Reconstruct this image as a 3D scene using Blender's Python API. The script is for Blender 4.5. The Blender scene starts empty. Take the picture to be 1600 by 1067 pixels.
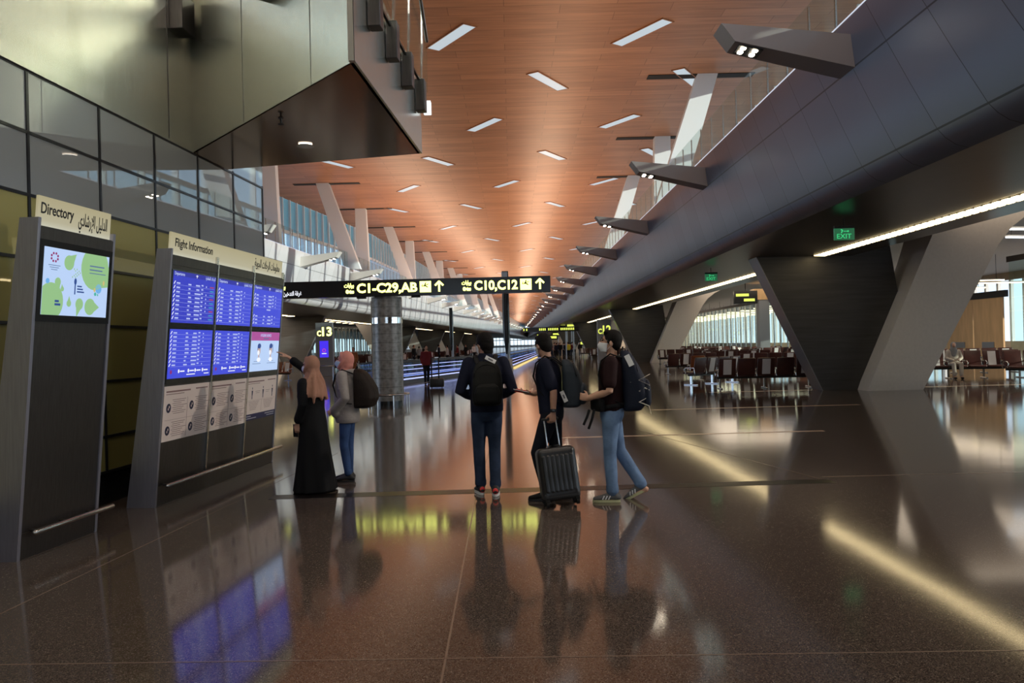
import bpy, bmesh, math, random, unicodedata
from mathutils import Vector, Matrix, Euler, noise
S = bpy.context.scene
COL = S.collection
V = Vector
R = math.radians
random.seed(7)

# ---------------------------------------------------------------- camera
F, CH = 1225.0, 1.62
cam_data = bpy.data.cameras.new('camera'); cam = bpy.data.objects.new('camera', cam_data); COL.objects.link(cam)
cam_data.sensor_width = 36.0; cam_data.lens = F * 36.0 / 1600.0; cam_data.clip_end = 2000
fw = V((0, 1, 4.7 / F)).normalized(); up = V((0.025, 0, 1))
rt = fw.cross(up).normalized(); up = rt.cross(fw)
cam.matrix_world = Matrix(((rt.x, up.x, -fw.x, 0), (rt.y, up.y, -fw.y, 0), (rt.z, up.z, -fw.z, CH), (0, 0, 0, 1)))
S.camera = cam

# ---------------------------------------------------------------- world, sun, large lights, exposure
S.view_settings.view_transform = 'Standard'; S.view_settings.look = 'None'
S.view_settings.exposure = 0.0; S.view_settings.gamma = 1.0; S.view_settings.use_curve_mapping = False
w = bpy.data.worlds.new('sky'); S.world = w; w.use_nodes = True
wn = w.node_tree; wn.nodes.clear()
wo = wn.nodes.new('ShaderNodeOutputWorld'); wb = wn.nodes.new('ShaderNodeBackground')
tc = wn.nodes.new('ShaderNodeTexCoord'); sx = wn.nodes.new('ShaderNodeSeparateXYZ'); cr = wn.nodes.new('ShaderNodeValToRGB')
wn.links.new(tc.outputs['Generated'], sx.inputs[0]); wn.links.new(sx.outputs['Z'], cr.inputs[0])
cr.color_ramp.elements[0].position = 0.0; cr.color_ramp.elements[0].color = (0.62, 0.74, 0.84, 1)
cr.color_ramp.elements[1].position = 0.5; cr.color_ramp.elements[1].color = (0.32, 0.56, 0.85, 1)
wn.links.new(cr.outputs[0], wb.inputs['Color']); wb.inputs['Strength'].default_value = 1.6
wn.links.new(wb.outputs[0], wo.inputs[0])

def lamp(name, kind, loc, energy, color=(1, 1, 1), **kw):
    d = bpy.data.lights.new(name, kind); d.energy = energy; d.color = color
    o = bpy.data.objects.new(name, d); COL.objects.link(o); o.location = loc
    for k, v in kw.items():
        if k == 'rot': o.rotation_euler = v
        else: setattr(d, k, v)
    return o

sun_dir = V((-1.0, 0.42, -0.24)).normalized()
sun = lamp('sun', 'SUN', (40, 0, 40), 7.0, (1.0, 0.9, 0.74), angle=0.009)
sun.rotation_euler = sun_dir.to_track_quat('-Z', 'Y').to_euler()
# broad daylight of the bright sky outside the window rows of both sides
d1 = lamp('skylight_from_left', 'SUN', (-60, 0, 40), 2.3, (0.50, 0.68, 1.0), angle=1.1); d1.rotation_euler = V((1, .25, -.18)).to_track_quat('-Z', 'Y').to_euler()
d2 = lamp('skylight_from_right', 'SUN', (60, 0, 40), 1.6, (0.72, 0.85, 1.0), angle=1.1); d2.rotation_euler = V((-1, .25, -.18)).to_track_quat('-Z', 'Y').to_euler()
# wood ceiling washed by unseen area lamps added at fin height
UPC = (1.0, 0.68, 0.46)
for (x, y, e, wx, ly, rz) in [(3.1, 34, 480, 2.4, 29, 0), (3.1, 88, 3000, 2.4, 80, 0), (3.1, 200, 5600, 2.4, 144, 0), (-9.2, 38, 560, 2.4, 29, -3.8), (-6.0, 88, 2800, 2.4, 72, -3.8), (-2.0, 150, 2000, 2.4, 50, -3.8), (3.1, 370, 7000, 2.4, 180, 0)]:
    lamp('ceiling_fill', 'AREA', (x, y, 7.1), e, UPC, shape='RECTANGLE', size=wx, size_y=ly, rot=(R(180), 0, R(rz)))
# area lamps added to brighten the departure lounges either side
for (x, y, e) in [(16, 30, 400), (17, 60, 500), (-22, 60, 500), (-20, 100, 500), (16, 100, 400), (-18, 140, 500), (29, 50, 500), (29, 75, 700), (29, 100, 700), (-20, 47, 2200), (14, 112, 500), (13, 148, 700)]:
    lamp('lounge_fill_lamp', 'AREA', (x, y, 5.3), e, (1, 0.82, 0.62), shape='RECTANGLE', size=6, size_y=16)
sp = lamp('kiosk_fill_spot', 'SPOT', (7.2, 8.0, 4.0), 800, (1.0, .90, .78), shadow_soft_size=.06, spot_size=R(85), spot_blend=.8)  # unseen fill spot added to brighten the kiosk fronts
sp.rotation_euler = V((-11, 1.2, -2.6)).to_track_quat('-Z', 'Y').to_euler()
# fill lamps added in panel size above and behind the camera
for (x, y, e) in [(-1.5, -9, 130), (4.5, -8, 130), (1.6, -3, 130), (-1.6, 2.5, 130), (5.0, 3, 130), (2.0, 8.5, 110), (-.5, 13.5, 100), (5.4, 14, 100)]:
    lamp('hall_fill_lamp', 'AREA', (x, y, 12.3), e, (1.0, 0.88, 0.77), shape='RECTANGLE', size=.5, size_y=2.5, rot=(0, 0, R(33 if int(y) % 2 else -33)))

# ---------------------------------------------------------------- helpers
def ray(px, py):
    u = px - 800; v = py - 533.5
    return (u - .025 * v) / F, -(v + .025 * u - 4.7) / F
def at(px, py, Y):
    a, b = ray(px, py); return V((a * Y, Y, CH + b * Y))
def onz(px, py, z=0.0):
    a, b = ray(px, py); Y = (z - CH) / b; return V((a * Y, Y, z))
def onx(px, py, X):
    a, b = ray(px, py); Y = X / a; return V((X, Y, CH + b * Y))
def XL(x0, Y): return x0 + .066 * Y          # the left side of the hall runs at a slight angle

class MB:
    def __init__(s): s.bm = bmesh.new()
    def box(s, c, d, rot=None, bev=0.0, seg=2):
        m = Matrix.Translation(V(c))
        if rot is not None: m = m @ (rot.to_4x4() if isinstance(rot, Matrix) else Euler(rot).to_matrix().to_4x4())
        r = bmesh.ops.create_cube(s.bm, size=1.0, matrix=m @ Matrix.Diagonal((d[0], d[1], d[2], 1)))
        if bev > 0:
            es = list({e for v in r['verts'] for e in v.link_edges})
            bmesh.ops.bevel(s.bm, geom=es, offset=bev, segments=seg, affect='EDGES', profile=0.5)
        return s
    def cyl(s, a, b, r1, r2=None, seg=16):
        a = V(a); b = V(b); d = b - a
        q = d.to_track_quat('Z', 'Y').to_matrix().to_4x4()
        bmesh.ops.create_cone(s.bm, cap_ends=True, cap_tris=False, segments=seg, radius1=r1, radius2=r1 if r2 is None else r2,
                              depth=d.length, matrix=Matrix.Translation((a + b) / 2) @ q)
        return s
    def ell(s, c, r, rot=None, u=20, v=12, m=None):
        mm = Matrix.Translation(V(c))
        if rot is not None: mm = mm @ Euler(rot).to_matrix().to_4x4()
        mm = mm @ Matrix.Diagonal((r[0], r[1], r[2], 1))
        if m is not None: mm = m @ mm
        bmesh.ops.create_uvsphere(s.bm, u_segments=u, v_segments=v, radius=1.0, matrix=mm)
        return s
    def hull(s, pts):
        vs = [s.bm.verts.new(V(p)) for p in pts]
        r = bmesh.ops.convex_hull(s.bm, input=vs)
        bad = [g for g in r['geom_interior'] if isinstance(g, bmesh.types.BMVert)]
        if bad: bmesh.ops.delete(s.bm, geom=bad, context='VERTS')
        return s
    def prism(s, poly, off):                 # polygon (list of 3D points) pushed along off
        off = V(off); n = len(poly)
        a = [s.bm.verts.new(V(p)) for p in poly]; b = [s.bm.verts.new(V(p) + off) for p in poly]
        s.bm.faces.new(a); s.bm.faces.new(list(reversed(b)))
        for i in range(n): s.bm.faces.new((a[i], b[i], b[(i + 1) % n], a[(i + 1) % n]))
        return s
    def loft(s, rings, close=True, caps=True):
        vs = [[s.bm.verts.new(V(p)) for p in r] for r in rings]; n = len(vs[0])
        for i in range(len(vs) - 1):
            for j in range(n if close else n - 1):
                k = (j + 1) % n
                s.bm.faces.new((vs[i][j], vs[i][k], vs[i + 1][k], vs[i + 1][j]))
        if caps and close: s.bm.faces.new(list(reversed(vs[0]))); s.bm.faces.new(vs[-1])
        return s
    def tube(s, pts, rad, seg=12, ref=(1, 0, 0), round_=True, m=None):
        pts = [V(p) for p in pts]
        rad = [(r, r) if not isinstance(r, (tuple, list)) else r for r in (rad if isinstance(rad, (list, tuple)) and len(rad) == len(pts) else [rad] * len(pts))]
        P, Q, T = [], [], []
        n = len(pts)
        for i in range(n):
            t = (pts[min(i + 1, n - 1)] - pts[max(i - 1, 0)]).normalized(); P.append(pts[i]); Q.append(rad[i]); T.append(t)
        if round_:
            for e in (0, -1):
                sg = -1 if e == 0 else 1
                c, r, t = pts[e], rad[e], T[e]
                ext = [(c + t * sg * min(r) * math.sin(a), (r[0] * math.cos(a), r[1] * math.cos(a)), t) for a in (R(35), R(65), R(85))]
                if e == 0: ext.reverse(); P = [x[0] for x in ext] + P; Q = [x[1] for x in ext] + Q; T = [x[2] for x in ext] + T
                else: P += [x[0] for x in ext]; Q += [x[1] for x in ext]; T += [x[2] for x in ext]
        rings = []
        ref = V(ref)
        for c, r, t in zip(P, Q, T):
            a1 = ref - t * ref.dot(t)
            if a1.length < .15:
                a1 = V((0, 1, 0)) - t * t.y
                if a1.length < .15: a1 = V((0, 0, 1)) - t * t.z
            a1.normalize(); a2 = t.cross(a1)
            rg = [c + a1 * r[0] * math.cos(2 * math.pi * k / seg) + a2 * r[1] * math.sin(2 * math.pi * k / seg) for k in range(seg)]
            if m is not None: rg = [m @ p for p in rg]
            rings.append(rg)
        return s.loft(rings)
    def grid(s, rows):                       # open sheet
        return s.loft(rows, close=False, caps=False)
    def build(s, name, mat, parent=None, smooth=False, angle=None, **tags):
        bmesh.ops.recalc_face_normals(s.bm, faces=s.bm.faces)
        me = bpy.data.meshes.new(name); s.bm.to_mesh(me); s.bm.free()
        return link(name, me, mat, parent, smooth, angle, **tags)
    def fuse(s, name, mat, parent=None, voxel=.01, it=4, fac=.5, deci=None, **tags):
        bmesh.ops.recalc_face_normals(s.bm, faces=s.bm.faces)
        me = bpy.data.meshes.new(name); s.bm.to_mesh(me); s.bm.free()
        o = bpy.data.objects.new('tmp', me); COL.objects.link(o)
        md = o.modifiers.new('r', 'REMESH'); md.mode = 'VOXEL'; md.voxel_size = voxel; md.use_smooth_shade = True
        if it:
            md = o.modifiers.new('s', 'SMOOTH'); md.iterations = it; md.factor = fac
        dg = bpy.context.evaluated_depsgraph_get()
        m2 = bpy.data.meshes.new_from_object(o.evaluated_get(dg)); m2.name = name
        bpy.data.objects.remove(o); bpy.data.meshes.remove(me)
        return link(name, m2, mat, parent, True, None, **tags)

def link(name, me, mat, parent=None, smooth=False, angle=None, **tags):
    o = bpy.data.objects.new(name, me); COL.objects.link(o)
    if mat is not None: me.materials.clear(); me.materials.append(mat)
    if smooth:
        for p in me.polygons: p.use_smooth = True
        if angle:
            try: me.set_sharp_from_angle(angle=R(angle))
            except Exception: pass
    if parent is not None: o.parent = parent
    for k, v in tags.items(): o[k] = v
    return o
def thing(name, label, cat, loc=(0, 0, 0), rz=0.0, group=None):
    o = bpy.data.objects.new(name, None); COL.objects.link(o); o.empty_display_size = .2
    o.location = loc; o.rotation_euler = (0, 0, rz); o['label'] = label; o['category'] = cat
    if group: o['group'] = group
    return o
def tag(o, label, cat, group=None):
    o['label'] = label; o['category'] = cat
    if group: o['group'] = group
    return o
def struct(o): o['kind'] = 'structure'; return o
KIDS = {}
def dup(root, loc=None, rz=None, label=None, group=None):
    if root.name not in KIDS:
        KIDS[root.name] = [(c, [g for g in bpy.data.objects if g.parent == c]) for c in bpy.data.objects if c.parent == root]
    r = root.copy(); COL.objects.link(r)
    if loc is not None: r.location = loc
    if rz is not None: r.rotation_euler = (0, 0, rz)
    if label: r['label'] = label
    if group: r['group'] = group
    for c, gs in KIDS[root.name]:
        k = c.copy(); COL.objects.link(k); k.parent = r
        for g in gs: q = g.copy(); COL.objects.link(q); q.parent = k
    return r

# arabic shaping to presentation forms
FORMS = {}
for cp in list(range(0xFE70, 0xFEFD)):
    d = unicodedata.decomposition(chr(cp)).split()
    if len(d) == 2 and d[0] in ('<isolated>', '<final>', '<initial>', '<medial>'):
        FORMS.setdefault(chr(int(d[1], 16)), {})[d[0][1:-1]] = chr(cp)
    elif len(d) == 3 and d[0] in ('<isolated>', '<final>') and int(d[1], 16) == 0x644:
        FORMS.setdefault('\u0644' + chr(int(d[2], 16)), {})[d[0][1:-1]] = chr(cp)
def arabic(t):
    toks = []; i = 0
    while i < len(t):
        if t[i:i + 2] in FORMS and len(t[i:i + 2]) == 2: toks.append(t[i:i + 2]); i += 2
        else: toks.append(t[i]); i += 1
    out = []
    for k, c in enumerate(toks):
        f = FORMS.get(c)
        if not f: out.append(c); continue
        p = FORMS.get(toks[k - 1]) if k > 0 else None
        n = FORMS.get(toks[k + 1]) if k + 1 < len(toks) else None
        joinp = bool(p and ('initial' in p or 'medial' in p)) and ('final' in f)
        joinn = bool(n and 'final' in n) and ('initial' in f)
        key = 'medial' if joinp and joinn and 'medial' in f else 'final' if joinp else 'initial' if joinn else 'isolated'
        out.append(f.get(key, f.get('isolated', c)))
    return ''.join(reversed(out))
def text_mesh(txt, size, depth=.002, bold=0.0, sx=1.0):
    c = bpy.data.curves.new('t', 'FONT'); c.body = txt; c.size = size; c.extrude = depth; c.offset = bold; c.align_x = 'LEFT'; c.resolution_u = 3
    o = bpy.data.objects.new('t', c); COL.objects.link(o)
    dg = bpy.context.evaluated_depsgraph_get()
    me = bpy.data.meshes.new_from_object(o.evaluated_get(dg))
    bpy.data.objects.remove(o); bpy.data.curves.remove(c)
    if sx != 1.0: me.transform(Matrix.Diagonal((sx, 1, 1, 1)))
    return me
def text(name, txt, mat, parent, M4, size, width=None, align='l', depth=.002, bold=0.0, ar=False, **tags):
    me = text_mesh(arabic(txt) if ar else txt, size, depth, bold)
    xs = [v.co.x for v in me.vertices] or [0, 1]
    w0 = max(xs) - min(xs); me.transform(Matrix.Translation((-min(xs), 0, 0)))
    if width: me.transform(Matrix.Diagonal((width / w0, 1, 1, 1))); w0 = width
    if align == 'r': me.transform(Matrix.Translation((-w0, 0, 0)))
    if align == 'c': me.transform(Matrix.Translation((-w0 / 2, 0, 0)))
    me.transform(M4); me.name = name
    return link(name, me, mat, parent, **tags)

# ---------------------------------------------------------------- materials
def mat(name, col, rough=.5, metal=0.0, spec=.5, coat=0.0, coat_r=.05, emis=None, es=0.0, var=0.0, vs=8.0, bump=0.0, bs=40.0, ani=None, stretch=None, trans=0.0, alpha=1.0):
    m = bpy.data.materials.new(name); m.use_nodes = True; nt = m.node_tree; b = nt.nodes['Principled BSDF']
    b.inputs['Base Color'].default_value = (*col, 1); b.inputs['Roughness'].default_value = rough; b.inputs['Metallic'].default_value = metal
    b.inputs['Specular IOR Level'].default_value = spec
    b.inputs['Coat Weight'].default_value = coat; b.inputs['Coat Roughness'].default_value = coat_r
    b.inputs['Transmission Weight'].default_value = trans; b.inputs['Alpha'].default_value = alpha
    if emis: b.inputs['Emission Color'].default_value = (*emis, 1); b.inputs['Emission Strength'].default_value = es
    if var or bump:
        t = nt.nodes.new('ShaderNodeTexCoord'); mp = nt.nodes.new('ShaderNodeMapping'); nt.links.new(t.outputs['Object'], mp.inputs[0])
        if stretch: mp.inputs['Scale'].default_value = stretch
    if var:
        n = nt.nodes.new('ShaderNodeTexNoise'); n.inputs['Scale'].default_value = vs; n.inputs['Detail'].default_value = 6
        nt.links.new(mp.outputs[0], n.inputs['Vector'])
        r = nt.nodes.new('ShaderNodeValToRGB'); nt.links.new(n.outputs['Fac'], r.inputs[0])
        r.color_ramp.elements[0].position = .3; r.color_ramp.elements[1].position = .7
        r.color_ramp.elements[0].color = (*[max(0, c * (1 - var)) for c in col], 1); r.color_ramp.elements[1].color = (*[min(1, c * (1 + var)) for c in col], 1)
        nt.links.new(r.outputs[0], b.inputs['Base Color'])
    if bump:
        n2 = nt.nodes.new('ShaderNodeTexNoise'); n2.inputs['Scale'].default_value = bs; n2.inputs['Detail'].default_value = 4
        nt.links.new(mp.outputs[0], n2.inputs['Vector'])
        bp = nt.nodes.new('ShaderNodeBump'); bp.inputs['Strength'].default_value = bump; bp.inputs['Distance'].default_value = .01
        nt.links.new(n2.outputs['Fac'], bp.inputs['Height']); nt.links.new(bp.outputs[0], b.inputs['Normal'])
    return m
def emi(name, col, st):
    return mat(name, (0.02, 0.02, 0.02), .4, emis=col, es=st)
def glass(name, tint=(1, 1, 1), mixf=.12, rough=.02):
    m = bpy.data.materials.new(name); m.use_nodes = True; nt = m.node_tree; nt.nodes.clear()
    o = nt.nodes.new('ShaderNodeOutputMaterial'); mx = nt.nodes.new('ShaderNodeMixShader'); tr = nt.nodes.new('ShaderNodeBsdfTransparent'); gl = nt.nodes.new('ShaderNodeBsdfGlossy')
    fr = nt.nodes.new('ShaderNodeLayerWeight'); fr.inputs['Blend'].default_value = mixf
    tr.inputs[0].default_value = (*tint, 1); gl.inputs['Roughness'].default_value = rough; gl.inputs[0].default_value = (.9, .95, 1, 1)
    pw = nt.nodes.new('ShaderNodeMath'); pw.operation = 'POWER'; pw.inputs[1].default_value = 4.0; nt.links.new(fr.outputs['Facing'], pw.inputs[0])
    ml = nt.nodes.new('ShaderNodeMath'); ml.operation = 'MULTIPLY_ADD'; ml.inputs[1].default_value = .22; ml.inputs[2].default_value = mixf * .25; nt.links.new(pw.outputs[0], ml.inputs[0])
    fr.inputs['Blend'].default_value = .5
    nt.links.new(ml.outputs[0], mx.inputs[0]); nt.links.new(tr.outputs[0], mx.inputs[1]); nt.links.new(gl.outputs[0], mx.inputs[2]); nt.links.new(mx.outputs[0], o.inputs[0])
    return m
def milky(name, col, tr_w, rough=.3):         # frosted / tinted sheet, part see-through
    m = bpy.data.materials.new(name); m.use_nodes = True; nt = m.node_tree; nt.nodes.clear()
    o = nt.nodes.new('ShaderNodeOutputMaterial'); mx = nt.nodes.new('ShaderNodeMixShader'); tr = nt.nodes.new('ShaderNodeBsdfTransparent'); b = nt.nodes.new('ShaderNodeBsdfPrincipled')
    mx.inputs[0].default_value = 1 - tr_w; tr.inputs[0].default_value = (*[min(1, c * 1.3 + .1) for c in col], 1)
    b.inputs['Base Color'].default_value = (*col, 1); b.inputs['Roughness'].default_value = rough
    nt.links.new(tr.outputs[0], mx.inputs[1]); nt.links.new(b.outputs[0], mx.inputs[2]); nt.links.new(mx.outputs[0], o.inputs[0])
    return m

M = {}
# polished terrazzo
m = mat('terrazzo', (.05, .036, .03), .085, spec=.5); nt = m.node_tree; b = nt.nodes['Principled BSDF']
t = nt.nodes.new('ShaderNodeTexCoord')
vo = nt.nodes.new('ShaderNodeTexVoronoi'); vo.inputs['Scale'].default_value = 190; nt.links.new(t.outputs['Object'], vo.inputs['Vector'])
r1 = nt.nodes.new('ShaderNodeValToRGB'); nt.links.new(vo.outputs['Color'], r1.inputs[0])
r1.color_ramp.elements[0].position = .2; r1.color_ramp.elements[0].color = (.040, .029, .024, 1)
r1.color_ramp.elements[1].position = .86; r1.color_ramp.elements[1].color = (.145, .112, .093, 1)
e = r1.color_ramp.elements.new(.95); e.color = (.30, .25, .21, 1)
nz = nt.nodes.new('ShaderNodeTexNoise'); nz.inputs['Scale'].default_value = .5; nt.links.new(t.outputs['Object'], nz.inputs['Vector'])
r2 = nt.nodes.new('ShaderNodeMapRange'); nt.links.new(nz.outputs['Fac'], r2.inputs['Value']); r2.inputs['To Min'].default_value = .8; r2.inputs['To Max'].default_value = 1.15
mu = nt.nodes.new('ShaderNodeVectorMath'); mu.operation = 'SCALE'; nt.links.new(r1.outputs[0], mu.inputs[0]); nt.links.new(r2.outputs[0], mu.inputs['Scale'])
nt.links.new(mu.outputs[0], b.inputs['Base Color'])
n3 = nt.nodes.new('ShaderNodeTexNoise'); n3.inputs['Scale'].default_value = 1.2; nt.links.new(t.outputs['Object'], n3.inputs['Vector'])
bp = nt.nodes.new('ShaderNodeBump'); bp.inputs['Strength'].default_value = .03; bp.inputs['Distance'].default_value = .02; nt.links.new(n3.outputs['Fac'], bp.inputs['Height']); nt.links.new(bp.outputs[0], b.inputs['Normal'])
b.inputs['IOR'].default_value = 1.52
M['floor'] = m
M['inlay_dark'] = mat('dark_inlay', (.008, .006, .005), .3, spec=.2)
M['inlay_light'] = mat('pale_inlay', (.60, .44, .34), .18)
M['joint'] = mat('brass_joint', (.20, .145, .115), .2)
# copper wood ceiling
m = mat('copper_wood', (.45, .17, .07), .42, spec=.35); nt = m.node_tree; b = nt.nodes['Principled BSDF']
t = nt.nodes.new('ShaderNodeTexCoord'); mp = nt.nodes.new('ShaderNodeMapping'); nt.links.new(t.outputs['Object'], mp.inputs[0])
br = nt.nodes.new('ShaderNodeTexBrick'); nt.links.new(mp.outputs[0], br.inputs['Vector'])
br.inputs['Scale'].default_value = 1.0; br.inputs['Brick Width'].default_value = 3.6; br.inputs['Row Height'].default_value = .62; br.inputs['Mortar Size'].default_value = .012
br.inputs['Color1'].default_value = (.47, .215, .105, 1); br.inputs['Color2'].default_value = (.36, .155, .072, 1); br.inputs['Mortar'].default_value = (.24, .10, .045, 1)
mp2 = nt.nodes.new('ShaderNodeMapping'); nt.links.new(t.outputs['Object'], mp2.inputs[0]); mp2.inputs['Scale'].default_value = (.35, 4.0, 1)
gn = nt.nodes.new('ShaderNodeTexNoise'); gn.inputs['Scale'].default_value = 1.6; gn.inputs['Detail'].default_value = 6; nt.links.new(mp2.outputs[0], gn.inputs['Vector'])
gr = nt.nodes.new('ShaderNodeMapRange'); nt.links.new(gn.outputs['Fac'], gr.inputs['Value']); gr.inputs['From Min'].default_value = .3; gr.inputs['From Max'].default_value = .7; gr.inputs['To Min'].default_value = .82; gr.inputs['To Max'].default_value = 1.15
mu = nt.nodes.new('ShaderNodeVectorMath'); mu.operation = 'SCALE'; nt.links.new(br.outputs['Color'], mu.inputs[0]); nt.links.new(gr.outputs[0], mu.inputs['Scale']); nt.links.new(mu.outputs[0], b.inputs['Base Color'])
M['ceiling'] = m
# gallery front panels with slanted joints
def panel_mat(name, col, rough, metal, sgn, pitch=1.14, slope=.6, x_shift=0.0):
    m = mat(name, col, rough, metal); nt = m.node_tree; b = nt.nodes['Principled BSDF']
    t = nt.nodes.new('ShaderNodeTexCoord'); s = nt.nodes.new('ShaderNodeSeparateXYZ'); nt.links.new(t.outputs['Object'], s.inputs[0])
    def mth(op, a, b_=None):
        n = nt.nodes.new('ShaderNodeMath'); n.operation = op
        for i, q in enumerate((a, b_)):
            if q is None: continue
            if isinstance(q, (int, float)): n.inputs[i].default_value = q
            else: nt.links.new(q, n.inputs[i])
        return n.outputs[0]
    tt = mth('DIVIDE', mth('SUBTRACT', s.outputs['Y'], mth('MULTIPLY', s.outputs['Z'], slope)), pitch)
    line = mth('LESS_THAN', mth('FRACT', tt), .013)
    for zz in (5.97, 4.40):
        line = mth('MAXIMUM', line, mth('LESS_THAN', mth('ABSOLUTE', mth('SUBTRACT', s.outputs['Z'], zz)), .014))
    wn_ = nt.nodes.new('ShaderNodeTexWhiteNoise'); wn_.noise_dimensions = '1D'; nt.links.new(mth('FLOOR', tt), wn_.inputs['W'])
    k = mth('ADD', mth('MULTIPLY', wn_.outputs['Value'], .16), .92)
    k = mth('MULTIPLY', k, mth('SUBTRACT', 1.0, mth('MULTIPLY', line, .75)))
    mu = nt.nodes.new('ShaderNodeVectorMath'); mu.operation = 'SCALE'; mu.inputs[0].default_value = col; nt.links.new(k, mu.inputs['Scale']); nt.links.new(mu.outputs[0], b.inputs['Base Color'])
    return m
M['face_r'] = panel_mat('gallery_panel', (.13, .15, .215), .36, .5, 1)
M['face_l'] = panel_mat('gallery_panel_pale', (.50, .50, .52), .38, .15, -1)
M['soffit'] = mat('bronze_soffit', (.060, .042, .036), .28, .5, var=.15, vs=3)
M['canopy'] = mat('polished_bronze', (.30, .20, .12), .12, .85, bump=.03, bs=1.3)
M['steel'] = mat('brushed_steel', (.64, .63, .56), .26, .92, bump=.05, bs=1.2, var=.06, vs=30, stretch=(1, 1, .15))
M['steel_dark'] = mat('dark_brushed_steel', (.10, .09, .085), .34, .85, var=.12, vs=60, stretch=(1, 1, .06))
M['steel_side'] = mat('kiosk_side_steel', (.36, .355, .42), .34, .7, var=.08, vs=60, stretch=(1, 1, .06))
M['steel_bright'] = mat('satin_steel', (.62, .60, .57), .22, 1.0)
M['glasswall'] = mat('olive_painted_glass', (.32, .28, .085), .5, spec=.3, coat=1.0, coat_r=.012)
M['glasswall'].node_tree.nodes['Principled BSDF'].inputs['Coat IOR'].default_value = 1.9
M['glasswall_reflect'] = mat('glass_grey_reflection', (.24, .25, .245), .5, spec=.3, coat=1.0, coat_r=.012)  # upper panes: their grey reflection is put into the base colour
M['glasswall_reflect'].node_tree.nodes['Principled BSDF'].inputs['Coat IOR'].default_value = 2.1
M['mullion'] = mat('black_mullion', (.012, .012, .014), .3)
M['black'] = mat('black_gloss', (.012, .012, .013), .18)
M['black_matt'] = mat('black_matt', (.014, .014, .015), .55)
M['pit'] = mat('dark_slot', (.01, .008, .007), .8)
M['leg_dark'] = mat('dark_stone_cladding', (.050, .048, .050), .42, var=.22, vs=3.0, stretch=(.25, 1, 4))
M['leg_edge'] = mat('steel_edge', (.30, .31, .34), .35, .6)
M['leg_white'] = mat('pale_cladding', (.62, .57, .53), .45, var=.04, vs=12)
M['white'] = mat('white_paint', (.74, .77, .79), .45)
M['fin'] = mat('fin_metal', (.30, .255, .25), .38, .35)
M['fin_l'] = mat('fin_metal_pale', (.72, .70, .66), .38, .2)
M['upper_floor'] = mat('gallery_floor', (.25, .22, .2), .3)
M['lounge_ceiling'] = mat('lounge_ceiling', (.44, .42, .42), .5)
M['lounge_wall'] = mat('lounge_wall', (.45, .36, .28), .5, var=.1, vs=2)
M['wood_door'] = mat('beech_veneer', (.62, .40, .20), .4, var=.12, vs=4, stretch=(1, 1, .2))
M['rail_glass'] = glass('railing_glass', (.88, .94, .93), .08)
M['pane'] = glass('window_pane', (.90, .97, 1.0), .2)
M['teal'] = milky('tinted_pane', (.25, .52, .60), .35)
M['part_glass'] = glass('partition_glass', (.86, .95, .93), .08)
M['strip'] = emi('warm_strip_light', (1.0, .78, .42), 5.5)
M['panel_light'] = emi('daylight_panel', (.80, .92, 1.0), .62)
M['spot'] = emi('spot_lens', (1.0, .86, .66), 40)
M['spot_w'] = emi('spot_lens_white', (1.0, .95, .86), 26)
M['down'] = emi('downlight_lens', (1.0, .93, .8), 6)
M['lamp_bar'] = emi('linear_lamp', (1.0, .80, .50), 5)
M['lamp_white'] = emi('linear_lamp_white', (.85, .93, 1.0), 4)
M['yel'] = emi('sign_yellow', (.85, .90, .20), 4.0)
M['yelbox'] = emi('sign_icon_box', (.85, .92, .20), 4.0)
M['wht'] = emi('sign_white', (.9, .93, 1), 1.0)
M['yel_far'] = emi('sign_yellow_far', (.72, .80, .12), 1.2)
M['green'] = emi('exit_green', (.05, .75, .25), .9)
M['green_bg'] = emi('exit_green_field', (.05, .32, .14), .35)
M['scr_blue'] = emi('screen_blue', (.028, .040, .52), 1.0)
M['scr_blue2'] = emi('screen_blue_light', (.045, .065, .66), 1.0)
M['scr_head'] = emi('screen_header', (.02, .025, .34), 1.0)
M['scr_line'] = emi('screen_text', (.50, .58, .95), .9)
M['scr_cyan'] = emi('screen_text_cyan', (.05, .45, .65), .8)
M['scr_red'] = emi('screen_text_red', (.6, .05, .12), .8)
M['scr_white'] = emi('screen_white', (.50, .66, .96), .95)
M['scr_green'] = emi('screen_green', (.33, .60, .27), .85)
M['scr_pink'] = emi('screen_pink', (.50, .09, .38), .8)
M['scr_ink'] = emi('screen_ink', (.16, .28, .55), .55)
M['scr_dark'] = emi('screen_dark_ink', (.03, .10, .42), .6)
M['scr_mag'] = emi('screen_magenta', (.38, .02, .17), .7)
M['scr_sky'] = emi('screen_sky', (.16, .45, .85), .9)
M['scr_yel'] = emi('screen_sand', (.75, .60, .22), .8)
M['scr_teal'] = emi('screen_teal', (.08, .55, .45), .8)
M['skin_print'] = emi('screen_skin', (.75, .55, .5), .7)
m = emi('backlit_header', (.80, .74, .52), .62)
M['header'] = m
M['header_glow'] = emi('header_foot_glow', (.86, .92, .84), 1.0)
M['ink'] = mat('black_lettering', (.012, .012, .013), .5)
M['paper'] = mat('poster_paper', (.86, .72, .64), .5)
M['poster_ink'] = mat('poster_ink', (.30, .17, .15), .6)
M['poster_dot'] = mat('poster_navy', (.018, .018, .05), .5)
M['poster_band'] = mat('poster_band', (.02, .02, .08), .5)
M['mosaic'] = None
m = mat('column_mosaic', (.20, .185, .17), .38, .25); nt = m.node_tree; b = nt.nodes['Principled BSDF']
t = nt.nodes.new('ShaderNodeTexCoord'); s = nt.nodes.new('ShaderNodeSeparateXYZ'); nt.links.new(t.outputs['Object'], s.inputs[0])
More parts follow.
